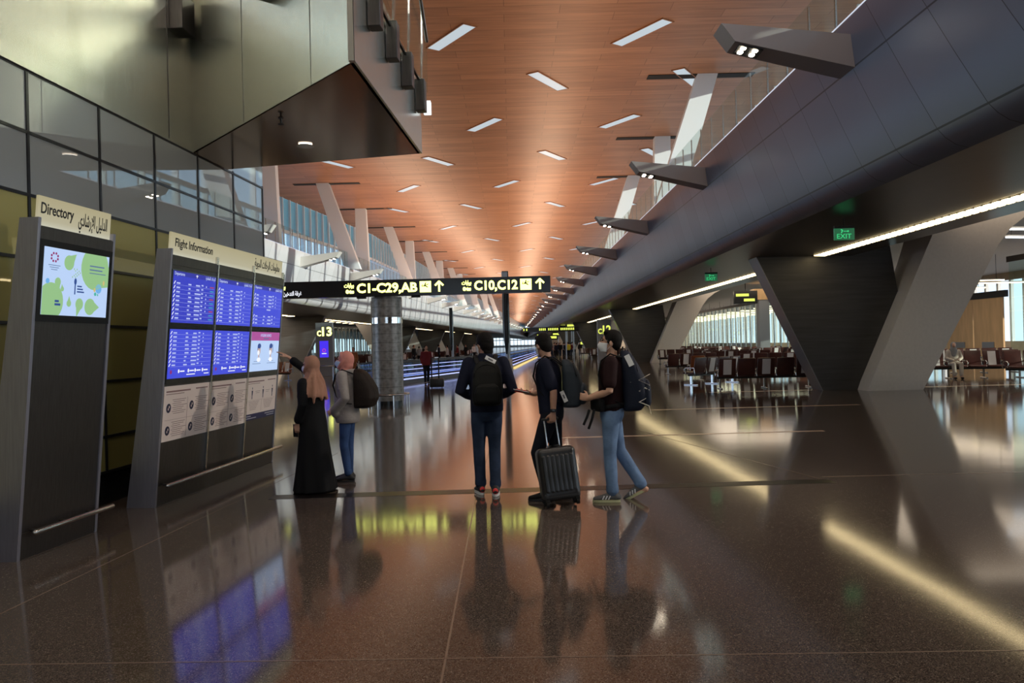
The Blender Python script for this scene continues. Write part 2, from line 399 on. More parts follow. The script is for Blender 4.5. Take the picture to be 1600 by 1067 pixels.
wv = nt.nodes.new('ShaderNodeTexVoronoi'); wv.inputs['Scale'].default_value = 9; nt.links.new(t.outputs['Object'], wv.inputs['Vector']); wv.distance = 'MANHATTAN'
rr = nt.nodes.new('ShaderNodeValToRGB'); nt.links.new(wv.outputs['Distance'], rr.inputs[0]); rr.color_ramp.elements[0].color = (.15, .135, .12, 1); rr.color_ramp.elements[1].color = (.30, .28, .255, 1)
fr = nt.nodes.new('ShaderNodeMath'); fr.operation = 'MULTIPLY'; fr.inputs[1].default_value = 4.0; nt.links.new(s.outputs['Z'], fr.inputs[0])
f2 = nt.nodes.new('ShaderNodeMath'); f2.operation = 'FRACT'; nt.links.new(fr.outputs[0], f2.inputs[0])
f3 = nt.nodes.new('ShaderNodeMath'); f3.operation = 'GREATER_THAN'; f3.inputs[1].default_value = .06; nt.links.new(f2.outputs[0], f3.inputs[0])
f4 = nt.nodes.new('ShaderNodeMapRange'); f4.inputs['To Min'].default_value = .5; nt.links.new(f3.outputs[0], f4.inputs['Value'])
mu = nt.nodes.new('ShaderNodeVectorMath'); mu.operation = 'SCALE'; nt.links.new(rr.outputs[0], mu.inputs[0]); nt.links.new(f4.outputs[0], mu.inputs['Scale']); nt.links.new(mu.outputs[0], b.inputs['Base Color'])
M['mosaic'] = m
M['mirror_band'] = mat('mirror_band', (.75, .75, .75), .06, 1.0, bump=.1, bs=30)
M['seat'] = mat('maroon_leather', (.055, .014, .012), .35, var=.2, vs=5)
M['seat_o'] = mat('orange_leather', (.20, .05, .014), .35)
M['notice'] = mat('notice_paper', (.66, .64, .66), .6)
M['chrome'] = mat('chrome', (.6, .6, .6), .15, 1.0)
# cloth and skin
M['skin'] = mat('skin', (.42, .225, .15), .5, var=.06, vs=20)
M['skin_f'] = mat('skin_fair', (.55, .31, .21), .5, var=.05, vs=20)
M['hair'] = mat('black_hair', (.007, .0055, .005), .6, spec=.12, bump=.5, bs=160, stretch=(1, 1, .25))
M['eye'] = mat('eye', (.02, .015, .012), .2)
M['mask_w'] = mat('white_face_mask', (.72, .72, .74), .7)
M['mask_b'] = mat('pale_blue_face_mask', (.42, .55, .68), .7)
M['navy'] = mat('navy_cloth', (.010, .012, .026), .8, spec=.15, bump=.25, bs=60)
M['blackcloth'] = mat('black_cloth', (.0075, .0075, .0085), .75, spec=.15, bump=.25, bs=25)
M['maroon_shirt'] = mat('dark_maroon_jersey', (.022, .009, .010), .8, spec=.15, bump=.25, bs=40)
M['jeans_d'] = mat('dark_denim', (.022, .034, .065), .8, spec=.15, var=.35, vs=7, bump=.35, bs=45)
M['jeans_m'] = mat('blue_denim', (.035, .07, .17), .8, spec=.15, var=.3, vs=7, bump=.35, bs=45)
M['jeans_l'] = mat('washed_blue_denim', (.14, .22, .36), .8, spec=.15, var=.35, vs=5, bump=.35, bs=45)
M['trousers'] = mat('black_trousers', (.009, .010, .016), .8, spec=.15, bump=.25, bs=40)
M['hoodie'] = mat('grey_fleece', (.30, .27, .255), .9, spec=.15, var=.08, vs=30, bump=.3, bs=30)
M['hijab_t'] = mat('tan_scarf', (.36, .185, .125), .8, spec=.15, bump=.3, bs=30)
M['hijab_p'] = mat('salmon_scarf', (.62, .25, .20), .8, spec=.15, bump=.3, bs=30)
M['pack_k'] = mat('black_nylon', (.010, .010, .009), .6, spec=.15, bump=.3, bs=60)
M['pack_b'] = mat('dark_brown_nylon', (.020, .014, .011), .6, spec=.15, bump=.3, bs=40)
M['pack_g'] = mat('slate_nylon', (.030, .038, .048), .6, spec=.15, bump=.3, bs=60)
M['pack_n'] = mat('navy_nylon', (.014, .018, .032), .6, spec=.15, bump=.3, bs=60)
M['strap'] = mat('webbing', (.011, .011, .012), .7, spec=.15)
M['tagpaper'] = mat('airline_tag_paper', (.8, .8, .8), .5, spec=.15)
M['red'] = mat('red_trim', (.65, .03, .03), .5)
M['sole_w'] = mat('white_sole', (.7, .7, .68), .5)
M['sneaker_g'] = mat('grey_mesh', (.13, .13, .13), .7, spec=.15)
M['sole_y'] = mat('pale_yellow_sole', (.50, .50, .28), .5)
M['cord'] = mat('pale_cord', (.62, .58, .5), .6, spec=.15)
M['case'] = mat('black_polycarbonate', (.018, .017, .017), .34)
M['alu'] = mat('aluminium_rod', (.75, .75, .77), .25, 1.0)
M['rubber'] = mat('black_rubber', (.012, .012, .012), .6, spec=.15)
M['beige'] = mat('beige_coat', (.40, .35, .31), .85, spec=.15)
M['maroon'] = mat('maroon_jacket', (.14, .018, .022), .8, spec=.15)
M['brown'] = mat('rust_brown_coat', (.26, .10, .04), .8, spec=.15)
M['yellow'] = mat('yellow_shirt', (.62, .50, .05), .8, spec=.15)
M['greycl'] = mat('grey_cloth', (.2, .2, .21), .8, spec=.15)
M['whitecl'] = mat('white_cloth', (.62, .62, .62), .8, spec=.15)
M['handrail'] = mat('walkway_handrail', (.02, .02, .022), .4)
M['led'] = emi('walkway_led', (.45, .52, 1.0), 1.6)
M['led_y'] = emi('walkway_kerb_light', (1.0, .74, .26), 1.0)
M['belt'] = mat('walkway_plinth', (.13, .13, .17), .3, .5)
M['walk_glass'] = glass('walkway_glass', (.70, .80, .95), .45)
#MARK_STRUCTURE

# ================================================================ THE SETTING
HZ = 12.34                                     # hall ceiling height
YE = 470.0
struct(MB().box((-8, 245, -.15), (150, 560, .3)).build('floor', M['floor']))
def inlay(name, x0, y0, x1, y1, wd, mt, h=.0016):
    a = V((x0, y0, 0)); b_ = V((x1, y1, 0)); d = (b_ - a).normalized(); n = V((-d.y, d.x, 0)) * wd / 2
    struct(MB().prism([a - n, b_ - n, b_ + n, a + n], (0, 0, h)).build(name, mt))
inlay('trim_1', -2.7, 8.66, 3.55, 8.80, .25, M['inlay_dark'])
inlay('trim_2', 3.55, 9.08, 11, 9.03, .03, M['joint'])
inlay('trim_3', .75, 13.44, 5.33, 13.52, .14, M['inlay_light'])
inlay('trim_4', 3.2, 18.43, 8.15, 18.50, .16, M['inlay_light'])
inlay('trim_5', -3.5, 4.16, 6, 3.90, .010, M['joint'])
inlay('trim_6', -.37, 2.5, -.43, 8.55, .012, M['joint'])
inlay('trim_7', -.43, 8.78, -.16, 30, .014, M['joint'])
inlay('trim_8', -3.3, 4.6, -2.75, 12.2, .010, M['joint'])
inlay('trim_9', 3.5, 8.85, 2.2, 14.5, .012, M['joint'])
inlay('trim_10', 6, 24, 20, 24.2, .16, M['inlay_light'])

# hall ceiling
struct(MB().prism([(-26, -22, HZ), (11.65, -22, HZ), (11.65, YE, HZ), (8.0, YE, HZ), (-13.0, 74, HZ), (-22.3, 13, HZ), (-26, 13, HZ)], (0, 0, .3)).build('ceiling', M['ceiling']))

# right gallery: front panels, bronze soffit, floor slab
prof_face = [(5.62, 6.80), (5.58, 6.78), (5.56, 6.72), (5.60, 6.32), (5.64, 5.97), (5.73, 5.2), (5.84, 4.40), (5.90, 4.26), (6.0, 4.15), (6.15, 4.09)]
prof_soff = [(6.15, 4.09), (7.0, 4.07), (9.0, 4.06), (10.3, 4.04), (10.45, 4.1), (10.5, 5.7)]
def run(profile, fx, y0, y1, name, mt, angle=35):
    return struct(MB().grid([[(fx(x, y), y, z) for x, z in profile] for y in (y0, y1)]).build(name, mt, smooth=True, angle=angle))
fr_ = lambda x, y: x
fl_ = lambda x, y: XL(-10.25 - x, y)          # left soffit, columns and lounge
fg_ = lambda x, y: XL(-8.10 - x, y)           # left gallery front and what stands on it
run(prof_face, fr_, -20, YE, 'wall_right', M['face_r'])
run(prof_soff, fr_, -20, YE, 'trim_11', M['soffit'])
run(prof_face, fg_, 13.0, YE, 'wall_left', M['face_l'])
struct(MB().grid([[((fg_ if i == 0 else fl_)(x, y), y, z) for i, (x, z) in enumerate(prof_soff)] for y in (13.0, YE)]).build('trim_12', M['soffit'], smooth=True, angle=35))
struct(MB().prism([(5.62, -20, 6.48), (37, -20, 6.48), (37, YE, 6.48), (5.62, YE, 6.48)], (0, 0, .3)).build('trim_13', M['upper_floor']))
struct(MB().prism([(fg_(5.62, 13), 13, 6.48), (fg_(5.62, YE), YE, 6.48), (-70, YE, 6.48), (-70, 13, 6.48)], (0, 0, .3)).build('trim_14', M['upper_floor']))
# lounge ceilings
struct(MB().prism([(10.45, -20, 5.7), (36, -20, 5.7), (36, YE, 5.7), (10.45, YE, 5.7)], (0, 0, .2)).build('trim_15', M['lounge_ceiling']))
struct(MB().prism([(fl_(10.45, 13), 13, 5.7), (fl_(10.45, YE), YE, 5.7), (-70, YE, 5.7), (-70, 13, 5.7)], (0, 0, .2)).build('trim_16', M['lounge_ceiling']))
# outer walls of the lounges: solid below and above a band of windows
def outer(fx, y0, y1, nm, lo, hi, n, wn_name, xw=34.0):
    struct(MB().prism([(fx(xw, y0), y0, 0), (fx(xw, y1), y1, 0), (fx(xw + .3, y1), y1, 0), (fx(xw + .3, y0), y0, 0)], (0, 0, lo)).build(nm, M['lounge_wall']))
    struct(MB().prism([(fx(xw, y0), y0, hi), (fx(xw, y1), y1, hi), (fx(xw + .3, y1), y1, hi), (fx(xw + .3, y0), y0, hi)], (0, 0, 5.8 - hi)).build('trim_17', M['lounge_wall']))
    b = MB()
    for i in range(n + 1):
        y = y0 + (y1 - y0) * i / n; b.box((fx(xw + .1, y), y, (lo + hi) / 2), (.2, .22, hi - lo))
    struct(b.build(wn_name, M['white']))
outer(fr_, -18, 150, 'wall_right', 1.0, 5.2, 120, 'window_1')
outer(fl_, 29, 230, 'wall_left', 1.0, 5.2, 110, 'window_2')
struct(MB().box((22, -19, 2.9), (28, .3, 5.8)).build('wall_front', M['lounge_wall']))
struct(MB().box((22, 151, 2.9), (30, .3, 5.8)).build('wall_front', M['lounge_wall']))
struct(MB().box((-48, 29, 2.9), (56, .3, 5.8)).build('wall_front', M['lounge_wall']))
# upper windows (clerestory) on both sides: mullions, transom, panes
def clerestory(pts, name, z0=6.78, z1=12.34, step=1.2, zt=10.0, tint=True):
    mu, pn, tp = MB(), MB(), MB()
    for (xa, ya), (xb, yb) in zip(pts, pts[1:]):
        L = math.hypot(xb - xa, yb - ya); n = int(L / step); ang = math.atan2(yb - ya, xb - xa)
        for i in range(n + 1):
            t = i / n; x = xa + (xb - xa) * t; y = ya + (yb - ya) * t
            mu.box((x, y, (z0 + z1) / 2), (.10, .34, z1 - z0), (0, 0, ang))
        for z, h in ((zt, .22), (z0 + .15, .3), (8.4, .08)):
            mu.box(((xa + xb) / 2, (ya + yb) / 2, z), (L, .2, h), (0, 0, ang))
        pn.prism([(xa, ya, z0), (xb, yb, z0), (xb, yb, zt), (xa, ya, zt)], (.02, 0, 0))
        tp.prism([(xa, ya, zt), (xb, yb, zt), (xb, yb, z1), (xa, ya, z1)], (.02, 0, 0))
    o = struct(mu.build(name, M['white']))
    struct(pn.build('window_pane', M['pane'])).parent = o
    struct(tp.build('window_pane', M['teal'] if tint else M['pane'])).parent = o
clerestory([(-22.3, 13), (-13.05, 74), (8.0, YE)], 'window_3')
clerestory([(11.6, -20), (11.6, 60), (11.6, 250)], 'window_4', step=2.6, tint=False)
struct(MB().box((11.7, 360, 9.6), (.3, 220, 6)).build('wall_right', M['white']))
# hall ends
b = MB(); b.box((0, -21, .4), (80, .3, .8)); b.box((0, -21, 10), (80, .3, 6.4)); b.box((-26, -21, 3.8), (28, .3, 6)); b.box((25, -21, 3.8), (30, .3, 6)); struct(b.build('wall_back', M['lounge_wall']))
b = MB()
for i in range(12): b.box((-12 + 2 * i, -21, 3.8), (.12, .25, 6.0))
b.box((-1, -21, 4.2), (23, .2, .12)); struct(b.build('back_fill_window', M['steel_dark']))  # unseen opening added behind the camera to light kiosk sides and foreground
b = MB(); b.box((2, YE - 2, .6), (60, .4, 1.2))
for i in range(24): b.box((-22 + 2.1 * i, YE - 2, 6.2), (.3, .4, 12.3))
for z in (4.2, 8.4): b.box((2, YE - 2, z), (60, .4, .4))
struct(b.build('window_6', M['white']))

# olive glass wall on the left, steel cladding above it
GX = lambda y: -5.066 + .075 * y
ga = math.atan2(1, .075) - math.pi / 2
def gpt(y, z, off=0.0): return V((GX(y) + off, y - .075 * off, z))
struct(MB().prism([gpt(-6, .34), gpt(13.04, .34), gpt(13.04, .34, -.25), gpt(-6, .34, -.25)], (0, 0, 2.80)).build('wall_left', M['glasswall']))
struct(MB().prism([gpt(-6, 3.14), gpt(13.04, 3.14), gpt(13.04, 3.14, -.25), gpt(-6, 3.14, -.25)], (0, 0, 2.2)).build('wall_left', M['glasswall_reflect']))
struct(MB().prism([gpt(-6, 0, -.02), gpt(13.04, 0, -.02), gpt(13.04, 0, -.25), gpt(-6, 0, -.25)], (0, 0, .34)).build('baseboard_left', M['black']))
b = MB()
for y in [13.02 - 1.13 * i for i in range(12)]:
    b.box(gpt(y, 2.35, .002), (.02, .035, 4.0), (0, 0, ga))
for z in (.35, .73, 1.33, 1.93, 2.54, 3.14, 3.73, 4.32):
    b.box(gpt(3.5, z, .002), (.02, 19.05, .03), (0, 0, ga))
struct(b.build('trim_18', M['mullion']))
struct(MB().prism([(GX(13.04) - .1, 13.04, 0), (-23.6, 13.04, 0), (-23.6, 12.8, 0), (GX(13.04) - .1, 12.8, 0)], (0, 0, 12.3)).build('wall_left', M['white']))

# steel-clad balcony: cladding above the glass wall, oblique front, side towards the hall
pA, pB, pC, pD = V((GX(-6), -6, 4.32)), V((-4.27, 10.60, 4.32)), V((-1.41, 7.34, 4.32)), V((-1.19, 10.95, 4.32))
b = MB()
def clad(p, q, za, zb, th):
    b.prism([p, q, V((q.x, q.y, zb)), V((p.x, p.y, za))], th)
clad(pA + V((.03, 0, 0)), pB + V((.03, 0, 0)), 9.0, 6.6, (-.06, 0, 0))
clad(pB, pC, 6.6, 5.55, (-.04, .05, 0))
clad(pC, pD, 5.55, 5.25, (-.06, 0, 0))
struct(b.build('trim_19', M['steel']))
nb = (pC - pB).normalized(); nrm = V((nb.y, -nb.x, 0))
b = MB()
for p in (pB, pB + (pC - pB) * .405, pB + (pC - pB) * .80, pC): b.box(p + nrm * .002 + V((0, 0, 1.0)), (.006, .006, 2.0))
b.box((GX(9.95) + .035, 9.95, 5.3), (.006, .006, 1.9))
struct(b.build('trim_20', M['steel_dark']))
pE = V((-4.16, 11.62, 4.32))
struct(MB().prism([pB + V((.02, .03, 0)), pC + V((-.02, .05, 0)), pD + V((-.03, 0, 0)), pE], (0, 0, .25)).build('trim_21', M['canopy']))
struct(MB().prism([pD + V((-.03, 0, .25)), pE + V((0, 0, .25)), V((-4.16, 11.62, 5.2)), V((-1.22, 10.95, 5.2))], (0, .03, 0)).build('trim_22', M['steel']))
struct(MB().prism([V((GX(-6), -6, 6.58)), V((-4.3, 10.6, 6.58)), V((-1.45, 7.4, 5.5)), V((-1.25, 10.9, 5.2)), V((-4.1, 11.6, 5.2)), V((-8, 12, 5.2)), V((-9, -6, 6.58))][1:6], (0, 0, .02)).build('trim_23', M['upper_floor']))

# ================================================================ FIXED FITTINGS
def down(name, label, p, r=.09):
    t = thing(name, label, 'light', p)
    MB().cyl((0, 0, -.004), (0, 0, .03), r, seg=24).build('lens', M['down'], t)
    b = MB(); b.cyl((0, 0, -.008), (0, 0, .0), r * 1.25, seg=24); b.build('bezel', M['steel_bright'], t)
    t.children[0].location = (0, 0, -.008)
t = thing('kiosk_fill_spot', 'added ring fitting of the kiosk fill spot, right-hand soffit near the camera', 'light', (7.2, 8.0, 4.07)); b = MB(); b.tube([(.1 * math.cos(a), .1 * math.sin(a), 0) for a in [i * math.pi / 12 for i in range(25)]], .02, ref=(0, 0, 1), round_=False); b.build('bezel', M['steel_bright'], t, smooth=True)  # invented fitting around the added fill spot, out of view
down('downlight', 'round white downlight in the dark bronze canopy below the steel balcony', (-2.66, 10.33, 4.315))
t = thing('sprinkler', 'small black sprinkler head hanging under the bronze canopy', 'sprinkler', (-2.62, 9.1, 4.32))
b = MB(); b.cyl((0, 0, 0), (0, 0, -.07), .012); b.cyl((0, 0, -.07), (0, 0, -.076), .035); b.cyl((0, 0, -.01), (0, 0, 0), .03); b.build('head', M['black_matt'], t)

# balcony railing: bracket clips, posts, glass, top rail
t = thing('balcony_railing', 'glass railing with steel clips and posts on the steel-clad balcony, top left', 'railing', (-1.3, 9, 5.2))
def loc(p): return V(p) - t.location
dcd = (pD - pC).normalized(); ncd = V((dcd.y, -dcd.x, 0))
for y in (7.95, 8.78, 9.65, 10.55):
    p = pC + (pD - pC) * ((y - pC.y) / (pD.y - pC.y)); zt = 5.27 - .07 * (y - 7.9) * .4
    a = math.atan2(dcd.y, dcd.x)
    q = V((p.x, p.y, 0)) + ncd * .07
    MB().box(loc(V((q.x, q.y, zt - .2))), (.16, .13, .42), (0, 0, a), bev=.008).build('clip', M['steel_dark'], t)
    MB().prism([loc(V((q.x, q.y, zt)) + V((0, -.05, 0))), loc(V((q.x, q.y, zt)) + V((0, .05, 0))), loc(V((q.x + .02, q.y + .10, zt + .5))), loc(V((q.x + .02, q.y + .05, zt + 1.05))), loc(V((q.x + .02, q.y - .02, zt + .5)))], (.02, 0, 0)).build('post', M['steel_bright'], t)
p0 = pC + ncd * .09 + V((0, 0, .95)); p1 = pD + ncd * .09 + V((0, 0, .85))
MB().prism([loc(p0), loc(p1), loc(p1 + V((0, 0, 1.15))), loc(p0 + V((0, 0, 1.15)))], (.012, 0, 0)).build('glass_panel', M['rail_glass'], t)
MB().tube([loc(p0 + V((.02, 0, 1.0))), loc(p1 + V((.02, -.8, .98))), loc(p1 + V((.02, -.05, .70)))], .022).build('top_rail', M['steel_bright'], t, smooth=True)
MB().box(loc((p0 + p1) / 2 + V((-.03, 0, -.02))), (.03, 3.6, .03), (0, 0, math.atan2(dcd.y, dcd.x) - math.pi / 2)).build('base_channel', M['black'], t)
for (px, py) in ((275, 22), (423, 3)):
    if px == 275:
        y = 10.15; p = V((GX(y) + .12, y, 0)); z = 5.83; a = ga
    else:
        p = pB + (pC - pB) * .62 + nrm * .09; z = 5.53; a = math.atan2(nb.y, nb.x)
    MB().box(loc(V((p.x, p.y, z + .16))), (.36 if px == 275 else .34, .2, .42) if px != 275 else (.2, .34, .46), (0, 0, a), bev=.01).build('clip', M['steel_dark'], t)
MB().box(loc(V((-1.10, 10.93, 4.95))), (.10, .12, .17)).build('end_light', emi('end_light_white', (.9, .96, 1), 1.2), t)

# gallery railings (glass between slim posts)
def gallery_rail(fx, y0, y1, label, name='glass_railing'):
    t = thing(name, label, 'railing', (fx(5.7, y0), y0, 6.78))
    L = lambda p: V(p) - t.location
    MB().prism([L((fx(5.69, y0), y0, 6.78)), L((fx(5.69, y1), y1, 6.78)), L((fx(5.70, y1), y1, 6.78)), L((fx(5.70, y0), y0, 6.78))], (0, 0, 1.05)).build('glass_panel', M['rail_glass'], t)
    n = int((y1 - y0) / 1.2); rest = MB()
    for i in range(n):
        y = y0 + .7 + i * 1.2
        bb = MB() if i < 90 else rest
        bb.box(L((fx(5.72, y), y, 7.30)), (.025, .055, 1.03)); bb.box(L((fx(5.71, y), y, 6.83)), (.08, .11, .10))
        if i < 90: bb.build('post', M['steel_bright'], t)
    o = rest.build('post', M['steel_bright'], t); o['kind'] = 'stuff'
    MB().prism([L((fx(5.58, y0), y0, 6.79)), L((fx(5.58, y1), y1, 6.79)), L((fx(5.61, y1), y1, 6.79)), L((fx(5.61, y0), y0, 6.79))], (0, 0, .02)).build('edge_highlight', emi('edge_highlight_glow', (.8, .85, 1), .8), t)  # glowing strip paints the highlight along the gallery edge
gallery_rail(fr_, 8, 240, 'glass railing with slim posts along the top of the dark right-hand gallery')
gallery_rail(fg_, 24, 200, 'glass railing along the top of the pale left-hand gallery')

# light fins cantilevered from both gallery fronts
def fin(mt, spot, name='light_fin'):
    t = thing(name, '', 'light fin')
    # root at the origin (gallery front), the arm reaches towards -x
    b = MB()
    root = [(.12, -.42, -.55), (.12, .30, -.55), (.12, .30, .12), (.12, -.42, .12)]
    tipv = [(-2.35, -.42, .05), (-2.35, .22, .05), (-2.62, .22, .42), (-2.62, -.42, .42)]
    b.hull([V(p) for p in root + tipv]); b.build('arm', mt, t)
    ex = (root[0][2] - tipv[0][2]) / (root[0][0] - tipv[0][0])
    zz = lambda x: .05 + ex * (x + 2.35)
    fr = MB(); fr.box((-2.0, -.1, zz(-2.0) - .012), (.50, .46, .02), (0, -math.atan(ex), 0)); fo = fr.build('lamp_frame', M['black_matt'], t)
    for dx in (-.12, .12):
        for dy in (-.11, .11):
            x = -2.0 + dx; l = MB(); l.cyl((x, -.1 + dy, zz(x) - .032), (x, -.1 + dy, zz(x) - .018), .07, seg=14); l.build('spot_lens', spot, fo)
    return t
NF = 22
fr0 = fin(M['fin'], M['spot']); fl0 = fin(M['fin_l'], M['spot_w'])
ordn = ['nearest', 'second nearest', 'third nearest', 'fourth nearest', 'fifth nearest', 'sixth nearest']
for i in range(NF):
    y = 12.96 + 9.52 * i
    lab = ('%s brown light fin with four spotlights on the dark right-hand gallery front' % ordn[i]) if i < 6 else 'small distant light fin beyond the sixth on the right-hand gallery front'
    o = fr0 if i == 0 else dup(fr0); o.location = (5.60, y, 6.38); o.scale = (.8, .8, .8); o['label'] = lab; o['group'] = 'light fins on the right gallery'
    if i >= 6: o['group'] = 'distant light fins on the right gallery'
for i in range(NF):
    y = 31.8 + 9.52 * i
    lab = ('%s pale light fin with spotlights on the pale left-hand gallery front' % ordn[i]) if i < 4 else 'small distant light fin beyond the fourth on the left-hand gallery front'
    o = fl0 if i == 0 else dup(fl0); o.location = (fg_(5.60, y), y, 6.38); o.scale = (.8, .8, .8); o.rotation_euler = (0, 0, math.pi - .066); o['label'] = lab
    o['group'] = 'light fins on the left gallery' if i < 4 else 'distant light fins on the left gallery'

# hall ceiling light panels
def ceil_panel():
    t = thing('ceiling_light', '', 'ceiling light')
    MB().box((0, 0, -.012), (.60, 3.1, .024)).build('diffuser', M['panel_light'], t)
    b = MB()
    for s in (-1, 1): b.box((s * .325, 0, -.02), (.05, 3.2, .04)); b.box((0, s * 1.575, -.02), (.70, .05, .04))
    b.build('frame', M['ceiling'], t)
    return t
cp0 = ceil_panel()
rows = [(34.0, [-2.33, 5.95], 1), (40.0, [2.17, 9.37], -1), (47.6, [-1.35, 6.85], 1), (55.8, [3.2, 10.35, -5.0, -12.4], -1), (65.3, [-.15, 7.98, -8.43], 1),
        (75.5, [4.49, -3.6, 11.49, -10.9], -1), (87.6, [1.4, -6.88, 9.3], 1)]
y = 99.5; k = 0
while y < 380:
    if k % 2 == 0: rows.append((y, [5.9 + k * .1, -2.2 + k * .15, -10.0 + k * .3], -1))
    else: rows.append((y, [2.2 + k * .15, -6.3 + k * .3, 9.5], 1))
    y += 11.9; k += 1
first = True
for ri, (y, xs, sg) in enumerate(rows):
    xs = sorted(xs)
    for xi, x in enumerate(xs):
        o = cp0 if first else dup(cp0); first = False
        o.location = (x * .8, .8 * (y + (.9 if ri < 7 and x < -4 else 0)), HZ); o.scale = (.8, .8, .8); o.rotation_euler = (0, 0, R(-32 if sg < 0 else 35))
        if ri < 5:
            rn = ['first', 'second', 'third', 'fourth', 'fifth'][ri]; nx = len(xs)
            pos = {2: ['left', 'right'], 3: ['left', 'middle', 'right'], 4: ['far left', 'inner left', 'inner right', 'far right']}[nx][xi]
            o['label'] = 'slanted white light panel in the ceiling, %s row from front, %s of %s' % (rn, pos, {2: 'two', 3: 'three', 4: 'four'}[nx]); o['group'] = 'near ceiling light panels'
        else:
            o['label'] = 'small slanted white light panel far down the wood ceiling, beyond the fifth row'; o['group'] = 'distant ceiling light panels'

# slanted columns of the upper galleries with the dark slots they pass through
def upcol(y, left, slant, label, group):
    fx = (lambda x: XL(x, y)) if left else (lambda x: -7.2 - x)
    sg = 1 if left else -1
    t = thing('gallery_column', label, 'column', (fx(-15.36), y, 6.75), 0, group)
    dx = 1.85 * sg if slant else 0.1 * sg
    b = MB(); rings = []
    for z, f in ((0, 1.0), (5.6, 0.0)):
        c = V((dx * f, 0, z)); wdt = .41 if f == 0 else .5
        rings.append([c + V((sx_ * wdt, sy_ * .26, 0)) for sx_, sy_ in ((-1, -1), (1, -1), (1, 1), (-1, 1))])
    b.loft(rings); b.build('shaft', M['white'], t)
    struct(MB().box((fx(-15.36 + .24), y, HZ - .01), (4.3, .5, .03)).build('trim_24', M['pit']))
for i in range(14):
    y = 41.3 + 9.52 * i
    nm = ['nearest', 'second', 'third', 'fourth', 'fifth', 'sixth'][i] if i < 6 else None
    lab = '%s white column rising from the left-hand gallery to the wood ceiling%s' % (nm, ', slanted' if i % 2 else ', upright') if nm else 'distant white column rising from the left gallery, past the sixth'
    upcol(y, True, i % 2 == 1, lab, 'columns of the left gallery' if nm else 'distant columns of the left gallery')
for i in range(3):
    upcol(31.8 + 9.52 * i, False, i % 2 == 0, ['white column behind the glass railing above the nearest right-hand light fin', 'second pale column behind the railing of the right-hand gallery', 'third pale column behind the railing of the right-hand gallery'][i], 'columns of the right gallery')


# splayed columns under the galleries: dark leg and pale leg
def vcol(fx, vy, label, group=None):
    t = thing('splayed_column', label, 'column', (fx(10.5, vy), vy, 0), 0, group)
    L = lambda x, y, z: V((fx(x, vy), y, z)) - t.location
    poly = [(9.33, 0), (12.1, 0), (11.46, 4.4), (11.35, 5.75), (10.6, 5.75), (10.5, 4.35), (9.0, 4.3), (7.75, 4.62), (7.1, 4.85)]
    poly = [(9.33, 0), (12.1, 0), (11.46, 4.4), (11.35, 5.72), (10.52, 5.72), (10.3, 4.12), (9.2, 4.12), (8.4, 4.13), (7.40, 4.14)]
    d = MB(); d.prism([L(x, vy + .70, z) for x, z in poly], (0, .75, 0)); d.build('dark_leg', M['leg_dark'], t, label='dark stone clad leg of the splayed column')
    e_ = MB()
    for (xa, za), (xb, zb) in (((9.33, 0), (7.40, 4.14)),):
        e_.hull([L(xa - .012, vy + .69, za), L(xb - .012, vy + .69, zb), L(xa - .012, vy + 1.46, za), L(xb - .012, vy + 1.46, zb),
                 L(xa + .01, vy + .69, za), L(xb + .01, vy + .69, zb), L(xa + .01, vy + 1.46, za), L(xb + .01, vy + 1.46, zb)])
    e_.build('edge_trim', M['leg_edge'], t)
    p = MB(); rings = []
    prof = [(0, 10.36, 12.0, .65), (1.5, 11.03, 12.83, .95), (3.0, 11.70, 13.66, 1.3), (4.2, 12.24, 14.32, 1.6), (4.7, 12.47, 14.72, 1.75), (5.1, 12.66, 15.25, 1.85), (5.4, 12.8, 15.9, 1.95), (5.72, 12.95, 16.9, 2.0)]
    for z, xa, xb, dp in prof:
        rings.append([L(xa, vy, z), L(xb, vy, z), L(xb, vy + dp, z), L(xa + .0, vy + dp, z)])
    p.loft(rings); p.build('pale_leg', M['leg_white'], t, label='pale leaning leg of the splayed column')
for i, vy in enumerate((22.95, 58.6, 94.3, 130, 165.7)):
    vcol(fr_, vy, ['large splayed column with dark leg and pale leg under the right-hand gallery, nearest', 'second splayed column under the right-hand gallery, behind the maroon seats', 'third splayed column under the right-hand gallery', 'fourth splayed column under the right-hand gallery', 'farthest splayed column under the right-hand gallery'][i], 'splayed columns on the right')
for i, vy in enumerate((57.5, 93.5, 117, 140, 166, 195)):
    vcol(fl_, vy, ['nearest splayed column under the left-hand gallery, behind the number 13 totem', 'second splayed column under the left-hand gallery, just left of the round column', 'third splayed column under the left gallery, just right of the round column', 'fourth splayed column under the left gallery, right of the round column', 'fifth splayed column under the left gallery', 'farthest splayed column under the left gallery'][i], 'splayed columns on the left')

# warm light strips in the soffits, one per bay
def strip(fx, ya, yb, label, pitch):
    t = thing('light_strip', label, 'light strip', (fx(9.25, ya), ya, 4.03), 0)
    L = lambda x, y, z: V((fx(x, y), y, z)) - t.location
    y = ya
    while y < yb - pitch * .5:
        b = MB(); b.prism([L(9.08, y, 4.035), L(9.40, y, 4.02), L(9.40, y + pitch * .66, 4.02), L(9.08, y + pitch * .66, 4.035)], (0, 0, .02)); b.build('light_cell', M['strip'], t); y += pitch
    MB().prism([L(9.04, ya, 4.055), L(9.45, ya, 4.045), L(9.45, yb, 4.045), L(9.04, yb, 4.055)], (0, 0, .05)).build('housing', M['black_matt'], t)
strip(fr_, 9.5, 23.6, 'row of warm light cells in the right-hand soffit, nearest stretch above the EXIT sign', .28)
strip(fr_, 25.3, 58.9, 'warm light strip in the right-hand soffit, second stretch between two splayed columns', .5)
strip(fr_, 61, 94.5, 'warm light strip in the right-hand soffit, third stretch', 1.2)
